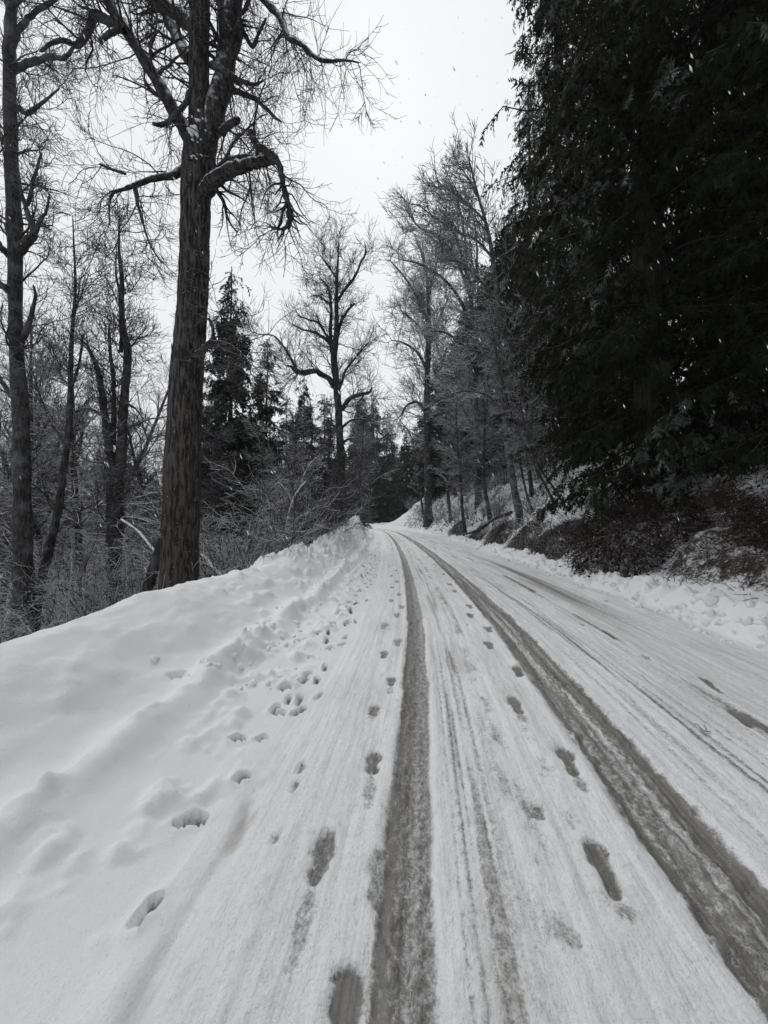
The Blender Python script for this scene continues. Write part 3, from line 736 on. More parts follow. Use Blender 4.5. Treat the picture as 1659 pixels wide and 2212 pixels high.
hero('cottonwood_tree', 'lone bare cottonwood with open crown standing behind the tall snow pile at the road bend', 20.0,
     [(741, 1160, 9.5), (741, 1143, 8.5), (739, 1031, 8), (734, 939, 8), (728, 846, 7.5), (723, 790, 7), (721, 772, 7), (725, 740, 6), (727, 700, 5), (727, 650, 4), (728, 600, 3.2), (730, 560, 2), (731, 525, 1)],
     [([(722, 838, 5.5), (712, 820, 6), (700, 811, 6), (678, 801, 6), (648, 806, 5.5), (636, 799, 4), (630, 792, 3), (615, 790, 2)], 0, -1.5), ([(640, 802, 3), (632, 780, 2.6), (610, 745, 2.2), (590, 725, 1.8), (560, 722, 1.2), (540, 715, .7)], -1.3, -.5),
      ([(722, 765, 4.5), (716, 745, 4), (700, 730, 3.5), (680, 718, 3), (655, 712, 2), (630, 700, 1.2)], 0, .8), ([(719, 768, 4.5), (714, 720, 4), (715, 660, 3.2), (708, 620, 2.4), (690, 600, 1.6)], 0, .5),
      ([(733, 890, 5), (742, 880, 5.5), (752, 865, 5), (765, 856, 4.5), (783, 852, 4), (800, 846, 3), (803, 835, 1.5)], 0, -1), ([(726, 745, 4), (735, 700, 3.5), (752, 670, 2.8), (767, 655, 2)], 0, .6), ([(728, 650, 3.2), (745, 625, 3.2), (765, 600, 3), (778, 570, 2.5), (790, 545, 2), (787, 520, 1)], 0, -.6),
      ([(730, 850, 3.5), (740, 820, 3), (746, 800, 2.5), (770, 770, 2), (795, 740, 1.2)], 0, .5), ([(738, 925, 3), (755, 910, 2.6), (775, 905, 2.2), (797, 908, 1.4)], 0, -.5), ([(738, 960, 3), (750, 950, 2.5), (768, 947, 2)], 0, 0),
      ([(716, 745, 3), (690, 700, 2.5), (665, 690, 1.8), (640, 680, 1)], 0, -.8), ([(726, 600, 2), (705, 570, 1.8), (690, 550, 1)], 0, 0), ([(715, 660, 2.5), (690, 640, 2), (670, 640, 1)], 0, -.7)],
     25, rm=.72, n1=150, n2=1500, n3=4500, l1=2.2, l2=1.25, l3=.62, wob=.14, trop=(.05, .10), tk0=.42, ang=50)

# ---- bare trees of the uphill side
hero('alder_tree', 'pale slender bare alder on the cut bank, leaning over the road with snow-lined twigs', 19.0,
     [(1122, 1110, 8), (1112, 1060, 7.2), (1100, 989, 6.6), (1090, 903, 6), (1080, 775, 6), (1074, 646, 5), (1060, 530, 4), (1045, 465, 3.2), (1035, 431, 2.6), (1022, 380, 1.8), (1012, 340, 1)],
     [([(1088, 900, 3), (1060, 860, 2.5), (1020, 845, 2), (975, 850, 1.2)], 0, -1), ([(1092, 930, 3), (1130, 925, 2.5), (1165, 905, 2), (1195, 900, 1)], 0, -1), ([(1080, 800, 3), (1045, 765, 2.4), (1010, 755, 1.5)], 0, -1),
      ([(1066, 560, 3), (1030, 520, 2.6), (985, 500, 2.2), (940, 470, 1.6), (900, 440, 1)], 0, .5), ([(1050, 480, 2.5), (1010, 440, 2), (970, 410, 1.6), (940, 390, .9)], 0, .5), ([(1074, 640, 3), (1040, 610, 2.5), (1000, 570, 1.8), (960, 560, 1)], 0, -1),
      ([(1035, 430, 2), (1015, 390, 1.6), (985, 350, 1)], 0, 0), ([(1090, 880, 2.6), (1120, 830, 2.2), (1140, 800, 1.5)], 0, -.6), ([(1078, 760, 2.4), (1105, 720, 2), (1125, 700, 1)], 0, -.5)],
     31, rm=1.25, mat_t=M_BARK_PALE, mat_c=M_TWIG_PALE, n1=170, n2=1300, n3=2800, l1=2.4, l2=1.1, l3=.55, wob=.12, trop=(.02, .10), side=(-1.0, -.3, .3), tk0=.22, ang=58)

hero('cottonwood_tree', 'tall shaggy bare cottonwood at the outside of the road bend, reaching over the road', 46.0,
     [(925, 1120, 11), (925, 1090, 9), (924, 1000, 7.5), (922, 860, 6.5), (925, 760, 6), (926, 689, 5), (924, 620, 4), (915, 560, 3), (900, 520, 2)],
     [([(922, 900, 4), (905, 870, 3.2), (880, 875, 2.4), (865, 900, 1.5)], 0, -2), ([(924, 800, 4), (900, 760, 3), (870, 740, 2), (845, 735, 1)], 0, 1), ([(925, 700, 3.5), (905, 650, 3), (875, 600, 2.2), (840, 560, 1.2)], 0, -1),
      ([(925, 680, 3.5), (930, 620, 3), (945, 560, 2.2), (950, 510, 1)], 0, 2), ([(924, 850, 3.5), (950, 800, 3), (965, 750, 2)], 0, 1), ([(926, 740, 3), (900, 700, 2.2), (865, 670, 1.2)], 0, -2), ([(924, 760, 3), (945, 700, 2.4), (970, 640, 1.4)], 0, 1)],
     32, n1=150, n2=1500, n3=4500, l1=5.2, l2=2.8, l3=1.4, wob=.15, trop=(.04, .10), mat_c=M_TWIG_PALE, tk0=.25, side=(-.5, 0, 0))

hero('cottonwood_tree', 'bare tree with windswept fan of fine twigs arching above the road against the sky', 30.0,
     [(1035, 1110, 10), (1033, 1060, 8), (1030, 950, 7), (1028, 840, 6), (1024, 730, 5.5), (1016, 640, 4.5), (1000, 560, 3.5), (975, 490, 2.4), (950, 450, 1.4)],
     [([(1022, 720, 4), (995, 650, 3.2), (955, 600, 2.6), (905, 570, 2), (860, 560, 1)], 0, -1), ([(1015, 640, 4), (985, 560, 3), (945, 510, 2.5), (905, 490, 2), (875, 450, 1.2)], 0, 0), ([(1010, 600, 3), (1005, 520, 2.5), (990, 440, 1.8), (965, 380, 1)], 0, 1),
      ([(1028, 800, 3), (1000, 750, 2.6), (965, 720, 2), (930, 715, 1)], 0, -1), ([(1018, 650, 3), (1030, 570, 2.5), (1025, 480, 1.8), (1000, 400, 1)], 0, 1), ([(1028, 850, 3), (1055, 790, 2.4), (1070, 740, 1.5)], 0, 0)],
     33, n1=150, n2=1600, n3=4600, l1=3.4, l2=1.8, l3=.9, wob=.13, trop=(.03, .05), mat_c=M_TWIG_PALE, tk0=.2, side=(-1.2, 0, .4), ang=48)

def sub_stem(name, label, d, line, seed, n1=30, n2=240, n3=700, mat=M_BARK_DARK, **kw):
    return hero(name, label, d, line, [], seed, mat_t=mat, mat_c=M_TWIG_FROST, n1=n1, n2=n2, n3=n3, l1=1.3, l2=.6, l3=.32, wob=.15, trop=(.02, .1), **kw)
sub_stem('alder_sapling', 'thin straight sapling growing tight against the pale leaning alder on the cut bank', 18.4, [(1152, 1110, 3), (1136, 1060, 2.6), (1120, 980, 2.3), (1110, 900, 1.9), (1106, 800, 1.6), (1110, 720, .8)], 41)
sub_stem('alder_sapling', 'long sapling slanting toward the road just uphill of the pale leaning alder', 16.0, [(1205, 1105, 3), (1184, 1060, 2.7), (1152, 1000, 2.4), (1118, 930, 2.1), (1092, 850, 1.7), (1075, 780, 1.4), (1062, 700, .8)], 42)
sub_stem('alder_sapling', 'whippy sapling crossing in front of the dark cedar foliage, arching low', 14.5, [(1235, 1115, 2.6), (1200, 1060, 2.3), (1166, 1010, 2), (1144, 960, 1.7), (1126, 880, 1.3), (1128, 800, 1)], 43)
sub_stem('alder_sapling', 'bare curved sapling with one dark hooked top in the gap beside the road bend', 66.0, [(900, 1120, 3), (899, 1060, 2.4), (896, 990, 2.2), (890, 950, 2), (878, 925, 1.6), (862, 918, 1)], 44, n1=14, n2=60, n3=140, mat=M_BARK_DARK)
hero('broken_birch', 'snow-plastered broken pale trunk leaning among the shrubs behind the snowbank', 12.5,
     [(612, 1190, 6), (619, 1161, 5.5), (626, 1113, 5.5), (634, 1085, 5), (641, 1069, 4.6), (652, 1052, 4), (661, 1040, 2.5)],
     [([(650, 1055, 2.5), (656, 1030, 2), (672, 1000, 1.4), (690, 985, .9)], 0, 0), ([(632, 1090, 2), (618, 1060, 1.6), (600, 1040, 1)], 0, 0)], 45, mat_t=M_BARK_SNOWY, mat_c=M_TWIG_FROST, n1=22, n2=120, n3=300, l1=.9, l2=.5, l3=.3)

# ---- shared meshes: generic bare trees and shrubs
def bare_variant(seed, H=15.0, lean=.1, spread=3.0, mat=M_TWIG_FROST, rmin=.010, n=(46, 520, 1900), up=.12):
    rng = np.random.default_rng(seed); k = 16
    P = np.zeros((1, k, 3)); d = np.array([rng.normal() * lean, rng.normal() * lean, 1.0])
    for j in range(1, k):
        d = unit(d + rng.normal(size=3) * .06 + np.array([0, 0, .05])); P[0, j] = P[0, j - 1] + d * H / (k - 1)
    R = (H * .012 * (1 - .9 * np.linspace(0, 1, k)) + .01)[None]; R[0, 0] *= 1.4
    v, q = tubes([(P, R, 9)]); tm = mk_mesh('bare_trunk', v, q, mats=[M_BARK_DARK])
    a1 = spawn(P, R, n[0], .22, .98, 50, spread, 8, .13, (.0, .12), .45, rng, rmin=rmin * 1.8, fade=.55)
    a2 = spawn(a1[0], a1[1], n[1], .12, 1, 48, spread * .42, 6, .16, (-.02, up), .55, rng, rmin=rmin * 1.2)
    a3 = spawn(a2[0], a2[1], n[2], .1, 1, 45, spread * .2, 4, .18, (-.02, up), .6, rng, rmin=rmin)
    return [('trunk', tm), ('crown', twig_mesh('bare_crown', [a1, a2, a3], mat, (5, 3, 3)))]

def shrub_variant(seed, H=4.5, stems=11, n2=170, n3=560, mat=M_TWIG_FROST, rmin=.0090, out=.55, wob=.12):
    rng = np.random.default_rng(seed); k = 10
    az = rng.uniform(0, 2 * np.pi, stems); o = rng.uniform(.1, out, stems)
    d = unit(np.stack([np.cos(az) * o, np.sin(az) * o, np.ones(stems)], -1)); P = np.zeros((stems, k, 3))
    P[:, 0] = np.stack([np.cos(az) * .15, np.sin(az) * .15, -.2 + 0 * az], -1); ln = H * rng.uniform(.6, 1.1, stems)
    for j in range(1, k):
        d = unit(d + rng.normal(size=(stems, 3)) * wob * .6 + np.stack([np.cos(az), np.sin(az), 0 * az], -1) * .05)
        P[:, j] = P[:, j - 1] + d * (ln / (k - 1))[:, None]
    R = .007 * H * (1 - .85 * np.linspace(0, 1, k))[None, :] * rng.uniform(.6, 1.2, stems)[:, None]; R = np.maximum(R, rmin)
    v, q = tubes([(P, R, 6)]); sm = mk_mesh('shrub_stems', v, q, mats=[mat])
    a2 = spawn(P, R, n2, .12, 1, 52, H * .34, 7, wob, (-.03, .08), .5, rng, rmin=rmin * 1.1)
    a3 = spawn(a2[0], a2[1], n3, .1, 1, 48, H * .13, 4, wob * 1.4, (-.02, .08), .6, rng, rmin=rmin * .75)
    cr_ = twig_mesh('shrub_crown', [a2, a3], mat, (3, 3)); sep = []
    for i in range(stems):
        v, q = tubes([(P[i:i + 1], R[i:i + 1], 6)]); sep.append(('stem', mk_mesh('shrub_stem', v, q, mats=[mat])))
    return [('stem_cluster', sm), ('crown', cr_)], sep + [('crown', cr_)]

BARE = [bare_variant(101), bare_variant(102, spread=3.6), bare_variant(103, H=13, spread=2.6, n=(60, 650, 2200))]
SHRUB = [shrub_variant(201), shrub_variant(202, stems=8, out=.9), shrub_variant(203, H=4.0, stems=14, n2=210, n3=680, out=.75)]

def recolour(parts, mat): return [(pn, me, mat) for pn, me in parts]
SHRUB_DARK = [recolour(a, M_TWIG_SKY) for a, _ in SHRUB]
BARE_DARK = [recolour(a, M_TWIG_SKY) for a in BARE]
# ---- conifers
def frond_template(n=3):
    V = [(0, 0, 0)]; T = []
    V = []; F_ = []
    for i in range(n):
        y0 = i / n * .92; w_ = .30 * math.sin(math.pi * (.18 + .78 * i / n)) + .03
        for s in (-1, 1):
            b = len(V); V += [(0, y0 - .02, 0), (0, y0 + .25, 0), (s * w_ * 1.08, y0 + .38, -.18 * w_)]; F_.append((b, b + 1, b + 2))
    b = len(V); V += [(-.035, .8, 0), (.035, .8, 0), (0, 1.08, 0)]; F_.append((b, b + 1, b + 2))
    return np.array(V), np.array(F_)
FV, FF = frond_template()

def conifer_variant(seed, H=26.0, Rm=3.8, nb=330, nf=15000, flen=.5, z0=.02, droop=.5, cedar=True, mat=M_CEDAR, taper_p=.75, snowy=.0, skirt=1.0, gaps=-1):
    rng = np.random.default_rng(seed); k = 9
    tp = np.stack([np.cumsum(rng.normal(0, .02, 20)), np.cumsum(rng.normal(0, .02, 20)), np.linspace(-.5, H, 20)], -1)[None]
    trr = (H * .012 * (1 - .95 * np.linspace(0, 1, 20)) + .01)[None]
    v, q = tubes([(tp, trr, 10)]); tm = mk_mesh('conifer_trunk', v, q, mats=[M_BOUGH])
    hz = z0 + (1 - z0) * rng.random(nb) ** 1.15; az = rng.uniform(0, 2 * np.pi, nb)
    keepb = noise(hz * H * .38 + 3, az * 1.1 + seed, seed=seed % 37) > gaps
    hz = hz[keepb]; az = az[keepb]; nb = len(hz)
    Rl = Rm * (1 - hz) ** taper_p * rng.uniform(.62, 1.12, nb) * (skirt + (1 - skirt) * sst(.03, .28, hz)) * (.75 + .35 * noise(hz * 14, az * 1.2, seed=seed % 50)) + .12
    P = np.zeros((nb, k, 3)); tt = np.linspace(0, 1, k)
    cx = np.interp(hz * H, tp[0, :, 2], tp[0, :, 0]); cy = np.interp(hz * H, tp[0, :, 2], tp[0, :, 1])
    dr = droop * rng.uniform(.6, 1.4, nb) * (1.15 - .6 * hz)
    bend = rng.normal(0, .18, nb)
    for j in range(k):
        r = Rl * tt[j]; a = az + bend * tt[j]
        zz = -dr * Rl * (tt[j] ** 1.5) + .28 * Rl * dr * max(tt[j] - .6, 0) * 1.6 + .12 * Rl * tt[j]
        P[:, j] = np.stack([cx + np.cos(a) * r, cy + np.sin(a) * r, hz * H + zz], -1)
    P[:, 1:] += rng.normal(size=(nb, k - 1, 3)) * .03 * Rl[:, None, None]
    R = np.maximum(.012 * Rl[:, None] * (1 - .85 * tt)[None], .006)
    v, q = tubes([(P, R, 4)]); bmsh = mk_mesh('conifer_boughs', v, q, mats=[M_BOUGH])
    # laterals off each bough carry the fronds
    lat = spawn(P, R, nb * 5, .18, 1, 55, Rm * .26, 5, .12, (-.10, -.16), .4, rng, rmin=.004, power=1.0)
    src = [(P, 0.35), (lat[0], 0.65)]
    VV, TT, SN = [], [], []; off = 0
    for S_, sh in src:
        n = int(nf * sh); N, kk, _ = S_.shape
        pl = np.linalg.norm(S_[:, -1] - S_[:, 0], axis=1); pi = rng.choice(N, n, p=pl / pl.sum())
        f = (rng.random(n) ** .75) * (kk - 1); i0 = np.clip(f.astype(int), 0, kk - 2); fr = (f - i0)[:, None]
        p = S_[pi, i0] * (1 - fr) + S_[pi, i0 + 1] * fr; T = unit(S_[pi, i0 + 1] - S_[pi, i0])
        sd_ = unit(np.cross(T, [[0, 0, 1.0]])) * rng.choice([-1, 1], n)[:, None]
        D = unit(T * rng.uniform(.3, 1.1, n)[:, None] + sd_ * rng.uniform(.1, 1.0, n)[:, None] + np.array([[0, 0, -1.0]]) * (rng.uniform(.25, 1.5, n)[:, None] if cedar else rng.uniform(-.1, .5, n)[:, None]))
        Nn = unit(rng.normal(size=(n, 3)) * .55 + np.array([[0, 0, 1.0]])); Xv = unit(np.cross(D, Nn)); Nn = np.cross(Xv, D)
        sc = flen * rng.uniform(.55, 1.2, n) * np.clip(pl[pi] / (Rm * .3), .45, 1)
        y = FV[:, 1]
        loc = FV[None] * sc[:, None, None]; loc = loc * np.stack([rng.uniform(.45, 1.1, n), np.ones(n), np.ones(n)], -1)[:, None]
        W_ = p[:, None] + Xv[:, None] * loc[..., 0:1] + D[:, None] * loc[..., 1:2] + Nn[:, None] * (loc[..., 2:3] - (y[None, :, None] ** 2) * sc[:, None, None] * rng.uniform(.1, .45, n)[:, None, None])
        VV.append(W_.reshape(-1, 3)); TT.append((FF[None] + (np.arange(n) * len(FV))[:, None, None] + off).reshape(-1, 3)); off += n * len(FV)
        sn_ = (noise(p[:, 0] * .9 + 50, p[:, 2] * .9 + p[:, 1] * .7 + 80, seed=9) > .66) * (Nn[:, 2] > .25) * (f / (kk - 1) > .5) * snowy * rng.random(n)
        SN.append(np.repeat(sn_, len(FV)))
    cm = mk_mesh('conifer_foliage', np.concatenate(VV), tris=np.concatenate(TT), smooth=False, mats=[mat], attrs={'snowy': np.concatenate(SN)})
    return [('trunk', tm), ('bough_cluster', bmsh), ('crown', cm)]

CEDAR = [conifer_variant(301, H=38, Rm=4.5, nf=64000, nb=820, flen=.33, z0=.015, snowy=.2, taper_p=.55, skirt=.72, gaps=.17), conifer_variant(302, H=34, Rm=4.2, nf=42000, nb=640, flen=.35, z0=.02, snowy=.0, taper_p=.6, skirt=.8, gaps=.17)]
FIR = [conifer_variant(303, H=16, Rm=2.7, nb=320, nf=14000, flen=.56, droop=.38, mat=M_CEDAR_FROST, taper_p=.85), conifer_variant(304, H=16, Rm=2.9, nb=300, nf=13500, flen=.58, droop=.2, cedar=False, mat=M_CEDAR_FROST, taper_p=.95)]

def at_u(u, d):
    x = (u - 829.5) / F * d; return x, d, ground_z(x, d)
def conifer(parts, u, d, H, H0, label, rz, wid=1.0, name='cedar_tree', group=None):
    x, y, z = at_u(u, d); s = H / H0
    return place(parts, name, (x, y, z - .2), rz, (s * wid, s * wid, s), label, 'conifer', group)

# the dark cedar wall on the uphill side
conifer(CEDAR[0], 1415, 10.5, 40, 38, 'huge near-black cedar nearest the road, drooping boughs hanging over the dead bracken mound', .3, 1.0)
conifer(CEDAR[1], 1860, 7.4, 30, 34, 'dark cedar at the frame edge hanging over the shaded slope beside the berm', 1.7, .95)
conifer(CEDAR[1], 1600, 10.2, 34, 34, 'dark cedar crowding between the huge nearest cedar and the frame-edge cedar', 5.2, .9)
conifer(CEDAR[0], 1300, 17, 42, 38, 'tall black cedar behind the huge nearest cedar, its frosted boughs forming the dark skyline edge', 2.9, .85)
conifer(CEDAR[1], 1650, 14.5, 34, 34, 'dark cedar farther up the shaded slope, sky glinting through its boughs', 4.1, .95)
conifer(CEDAR[0], 1215, 24, 36, 38, 'dark cedar with a ragged crown just behind the pale leaning alder', 5.0, .85)
conifer(CEDAR[1], 1150, 31, 33, 34, 'dark conifer on the hillside seen through the windswept bare crowns', .9, .95)
for (x, y, h, lb_) in ((10.8, 4.6, 32, 'cedar up the hillside beside the frame-edge cedar'), (8.2, 1.6, 30, 'cedar on the hillside level with the viewpoint, just outside the view'), (8.6, -4.5, 30, 'cedar on the hillside behind the viewpoint')):
    place(CEDAR[1], 'cedar_tree', (x, y, ground_z(x, y) - .2), y, h / 34, lb_, 'conifer')  # out-of-view cedars, added to shade the slope and near ground
conifer(FIR[1], 950, 57, 22, 16, 'frosted fir touching the shaggy cottonwood trunk at the bend', 2.4, 1.3, 'fir_tree')
conifer(FIR[0], 905, 80, 24, 16, 'mid-grey fir at the gap side of the shaggy cottonwood', 2.9, 1.1, 'fir_tree')
conifer(FIR[0], 1012, 50, 26, 16, 'frosted conifer behind the shaggy cottonwood at the bend', .4, 1.1)
conifer(FIR[1], 1075, 42, 24, 16, 'grey frosted fir on the hillside between cottonwood and alder', 1.4, 1.2)
conifer(FIR[0], 975, 58, 22, 16, 'distant grey conifer rising beside the shaggy cottonwood trunk', 3.4, 1.2)
# conifers on the ravine side and beyond the bend
conifer(FIR[0], 500, 21, 18.3, 16, 'tall pointed cedar with hanging sprays just beside the massive cottonwood trunk', .2, .95)
conifer(FIR[1], 575, 26, 16.5, 16, 'smaller pointed fir next to the tall pointed cedar', 1.2, .95, 'fir_tree')
conifer(FIR[0], 655, 30, 15.0, 16, 'dark fir behind the broken snow-plastered birch', 2.3, 1.0, 'fir_tree')
conifer(FIR[1], 618, 36, 16.0, 16, 'fir partly hidden between the smaller pointed fir and the dark fir', 3.6, 1.0, 'fir_tree')
conifer(FIR[0], 540, 33, 14.5, 16, 'low fir in the dip between the two pointed crowns', 5.1, 1.0, 'fir_tree')
conifer(FIR[1], 700, 34, 14.5, 16, 'dense dark fir directly behind the lone cottonwood trunk', 4.4, 1.15, 'fir_tree')
conifer(FIR[0], 808, 92, 33, 16, 'dark conifer rising just beyond the tall snow pile, right of the lone cottonwood', .8, 1.0, 'fir_tree')
conifer(FIR[1], 836, 99, 30, 16, 'dark conifer at the end of the road with a pale trunk line in front', 2.8, 1.2, 'fir_tree')
conifer(FIR[0], 779, 96, 36, 16, 'tapering conifer between the lone cottonwood trunk and the snow pile conifer', 2.1, 1.0, 'fir_tree')
conifer(FIR[1], 762, 60, 16, 16, 'short dark fir close behind the snow pile', 2.5, 1.0, 'fir_tree')
conifer(FIR[1], 868, 150, 30, 16, 'faint grey distant fir in the gap where the road disappears', 1.1, 1.1, 'fir_tree')
conifer(FIR[0], 893, 125, 22, 16, 'distant fir low in the gap beside the hillside', 1.9, 1.1, 'fir_tree')
for u_, d_, h_, l_ in ((880, 86, 22, 'rounded dark fir at the hill foot in the gap'), (925, 92, 33, 'tall fir right behind the shaggy cottonwood'), (955, 84, 31, 'dense fir deep behind the cut bank edge'), (990, 70, 33, 'dark fir high behind the cut bank shrubs'), (1035, 56, 32, 'dark fir between the windswept tree and the pale alder, deep behind'), (1090, 48, 33, 'dark fir deep behind the pale alder trunk'), (1120, 38, 28, 'dark fir filling the gap beside the ragged cedar')):
    conifer(FIR[int(u_) % 2], u_, d_, h_, 16, l_, u_ * .1, 1.25, 'fir_tree')
conifer(FIR[0], 850, 130, 22, 16, 'low distant fir at the far end of the gap, hugging the darker conifer', 4.9, 1.1, 'fir_tree')
rg = random.Random(5)
MARK = [(-400, 'outside the mossy edge tree'), (42, 'between the mossy edge tree and the leaning sapling'), (112, 'around the leaning thin sapling'), (185, 'near the twin-stemmed alder'), (262, 'between twin-stemmed alder and massive cottonwood'), (345, 'behind the massive cottonwood trunk'),
        (440, 'roadward of the massive cottonwood'), (495, 'below the tall pointed cedar'), (550, 'below the smaller pointed fir'), (600, 'around the broken snow-plastered birch'), (655, 'before the dense fir near the lone cottonwood'), (705, 'at the foot of the lone cottonwood'), (755, 'beyond the tall snow pile'), (845, 'in the gap where the road disappears')]
def where(u):
    return [b for a, b in MARK if a <= u][-1]
def deep(d):
    return 'close behind the bank,' if d < 8.6 else 'just down the bank,' if d < 11 else 'partway into the ravine,' if d < 14.2 else 'midway into the ravine,' if d < 18.5 else 'deep in the ravine,' if d < 24.5 else 'far back in the woods,' if d < 36 else 'very far back,'
for i, (u, d, h) in enumerate([(28, 34, 11), (75, 40, 12), (125, 31, 9), (180, 44, 13), (235, 37, 11), (300, 42, 13), (330, 30, 9), (400, 38, 14), (440, 30, 12), (-60, 38, 13), (-130, 27, 12), (460, 48, 17), (360, 55, 16), (270, 60, 17), (150, 58, 15), (50, 60, 16), (735, 62, 17), (500, 60, 16), (590, 58, 17), (120, 48, 14.5), (210, 50, 15)]):
    conifer(FIR[i % 2], u, d, h, 16, ('low' if h < 11.5 else 'mid-sized' if h < 14 else 'taller') + (' drooping' if i % 2 == 0 else ' stiff') + ' grey conifer ' + deep(d) + ' ' + where(u), rg.uniform(0, 6), rg.uniform(.9, 1.25), 'fir_tree', 'far conifers in the ravine woods')

# bare trees in the ravine woods
for i, (u, d, h, lab) in enumerate([
        (185, 17, 13.5, 'mid-distance bare tree with weeping fine twigs before the twin-stemmed alder'), (110, 16, 11.5, None), (0, 15, 12, None), (335, 16, 9.5, 'slim bare tree showing just beside the massive cottonwood trunk on its ravine side'),
        (215, 24, 17, None), (290, 21, 10, None), (60, 24, 14, None), (140, 28, 15, None), (-40, 20, 14, None), (-90, 13, 13, None), (365, 26, 12, None), (455, 17, 8.5, None), (560, 19, 8.0, None), (610, 21, 8.5, None), (662, 24, 9.5, None), (25, 32, 14, None), (245, 34, 14, None),
        (690, 27, 11, None), (802, 88, 34, None), (760, 50, 17, None), (848, 105, 27, None)]):
    x, y, z = at_u(u, d); hh = 13 if i % 3 == 2 else 15; s = h / hh * 1.05
    place(BARE_DARK[i % 3] if i % 2 else BARE[i % 3], 'bare_tree', (x, y, z - .1), i * 1.3, s, lab or ('towering' if h > 30 else 'thin') + ' leafless tree ' + deep(d) + ' ' + where(u), 'tree', None if lab else 'leafless trees in the ravine woods', tilt=(rg.uniform(-.06, .06), rg.uniform(-.08, .08)))
CUT = [(845, 'at the far end of the cut bank'), (915, 'beside the shaggy cottonwood at the bend'), (965, 'between the shaggy cottonwood and the windswept tree'), (1020, 'around the windswept bare tree'), (1055, 'between the windswept tree and the pale alder'), (1105, 'around the pale leaning alder')]
def cut(u): return [b for a, b in CUT if a <= u][-1]
for i, (u, d, h) in enumerate([(975, 36, 13), (1005, 27, 10), (1060, 24, 11), (985, 44, 15), (1040, 34, 14), (915, 55, 13), (1150, 20, 9)]):
    x, y, z = at_u(u, d); hh = 13 if i % 3 == 2 else 15
    place(BARE[i % 3], 'bare_tree', (x, y, z - .1), i * 2.1, h / hh * 1.05, ('young' if h < 12 else 'tall') + ' leafless frosted tree ' + cut(u) + ', ' + ('nearer' if d < 30 else 'farther' if d < 40 else 'deep behind'), 'tree', 'leafless trees on the cut bank', tilt=(0, -.12))

# shrubs behind the snowbank
n = 0
for d, us, hmin, hmax in ((7.9, (150, 465), 1.6, 2.1), (9.5, (-20, 60, 125, 205, 290, 480, 535), 2.6, 3.8), (12.5, (20, 110, 190, 270, 330, 455, 520, 580, 640), 3.2, 4.8), (16, (60, 160, 300, 440, 500, 555, 610, 665), 4.0, 5.6), (21, (130, 240, 350, 450, 520, 580, 630, 690), 4.4, 6.2), (28, (80, 200, 320, 480, 560, 640, 700), 4.5, 6.5)):
    for u in us:
        u2 = u + rg.uniform(-18, 18); dd = d + rg.uniform(-.6, .6); x, y, z = at_u(u2, dd); h = rg.uniform(hmin, hmax); n += 1
        place(SHRUB[n % 3][1] if d < 14 else SHRUB[n % 3][0] if n % 2 and d < 24 else SHRUB_DARK[n % 3], 'leafless_shrub', (x, y, z - .05), rg.uniform(0, 6), h / 4.3, ('spreading' if n % 3 == 2 else 'tangled' if n % 3 else 'upright') + ' shrub ' + deep(dd) + ' ' + where(u2), 'shrub', 'shrubs behind the snowbank')
# shrubs on the cut bank
for i, (u, v_d, h) in enumerate([(945, 42, 2.6), (970, 36, 2.4), (988, 33, 3.0), (1014, 29, 2.6), (1045, 26, 3.0), (1075, 23, 2.6), (1002, 40, 4.0), (1050, 32, 4.0), (912, 54, 3.0), (886, 64, 3.2), (1150, 18, 2.0), (1165, 21, 3.4), (1095, 27, 3.8)]):
    x, y, z = at_u(u, v_d)
    place(SHRUB[i % 3][0], 'leafless_shrub', (x, y, z - .05), rg.uniform(0, 6), h / 4.3, ('low' if h < 2.8 else 'tall') + ' leafless frosted shrub ' + cut(u) + ', ' + ('near' if v_d < 24 else 'nearer half' if v_d < 31 else 'farther half' if v_d < 38 else 'far' if v_d < 60 else 'farthest'), 'shrub', 'shrubs on the cut bank')

# ---- dead bracken mounds, ground litter
def mound_mesh(seed, n=3400, rx=1.5, ry=1.2, rz=.9, ln=.5):
    rng = np.random.default_rng(seed)
    th = rng.uniform(0, 2 * np.pi, n); rr = np.sqrt(rng.random(n)); x = np.cos(th) * rr * rx; y = np.sin(th) * rr * ry
    z = rz * np.sqrt(np.maximum(1 - rr ** 2, 0)) * rng.uniform(.1, 1, n) * (.6 + .8 * noise(x * 1.5 + 9, y * 1.5 + 9, seed=seed % 40))
    P = np.zeros((n, 4, 3)); P[:, 0] = np.stack([x, y, z], -1)
    d = unit(np.stack([np.cos(th) * .7, np.sin(th) * .7, rng.uniform(-.2, .9, n)], -1) + rng.normal(size=(n, 3)) * .5)
    for j in range(1, 4):
        d = unit(d + rng.normal(size=(n, 3)) * .25 + np.array([0, 0, -.22])); P[:, j] = P[:, j - 1] + d * (ln * rng.uniform(.3, 1, n) / 3)[:, None]
    R = np.full((n, 4), .006) * np.array([1, .9, .7, .4])
    v, q = tubes([(P, R, 3)])
    # withered leaf scraps
    m = n; c = P[rng.integers(0, n, m), rng.integers(1, 4, m)]; a = unit(rng.normal(size=(m, 3))); b = unit(np.cross(a, rng.normal(size=(m, 3))))
    L_ = rng.uniform(.02, .06, m)[:, None]
    lv = np.stack([c - a * L_, c + b * L_ * .5, c + a * L_, c - b * L_ * .5], 1).reshape(-1, 3) ; lq = np.arange(4 * m).reshape(-1, 4) + len(v)
    return mk_mesh('bracken_mound', np.vstack([v, lv]), np.vstack([q, lq]), mats=[M_BRACKEN])
MOUND = [mound_mesh(401), mound_mesh(402, rx=1.9, ry=1.0, rz=.7)]
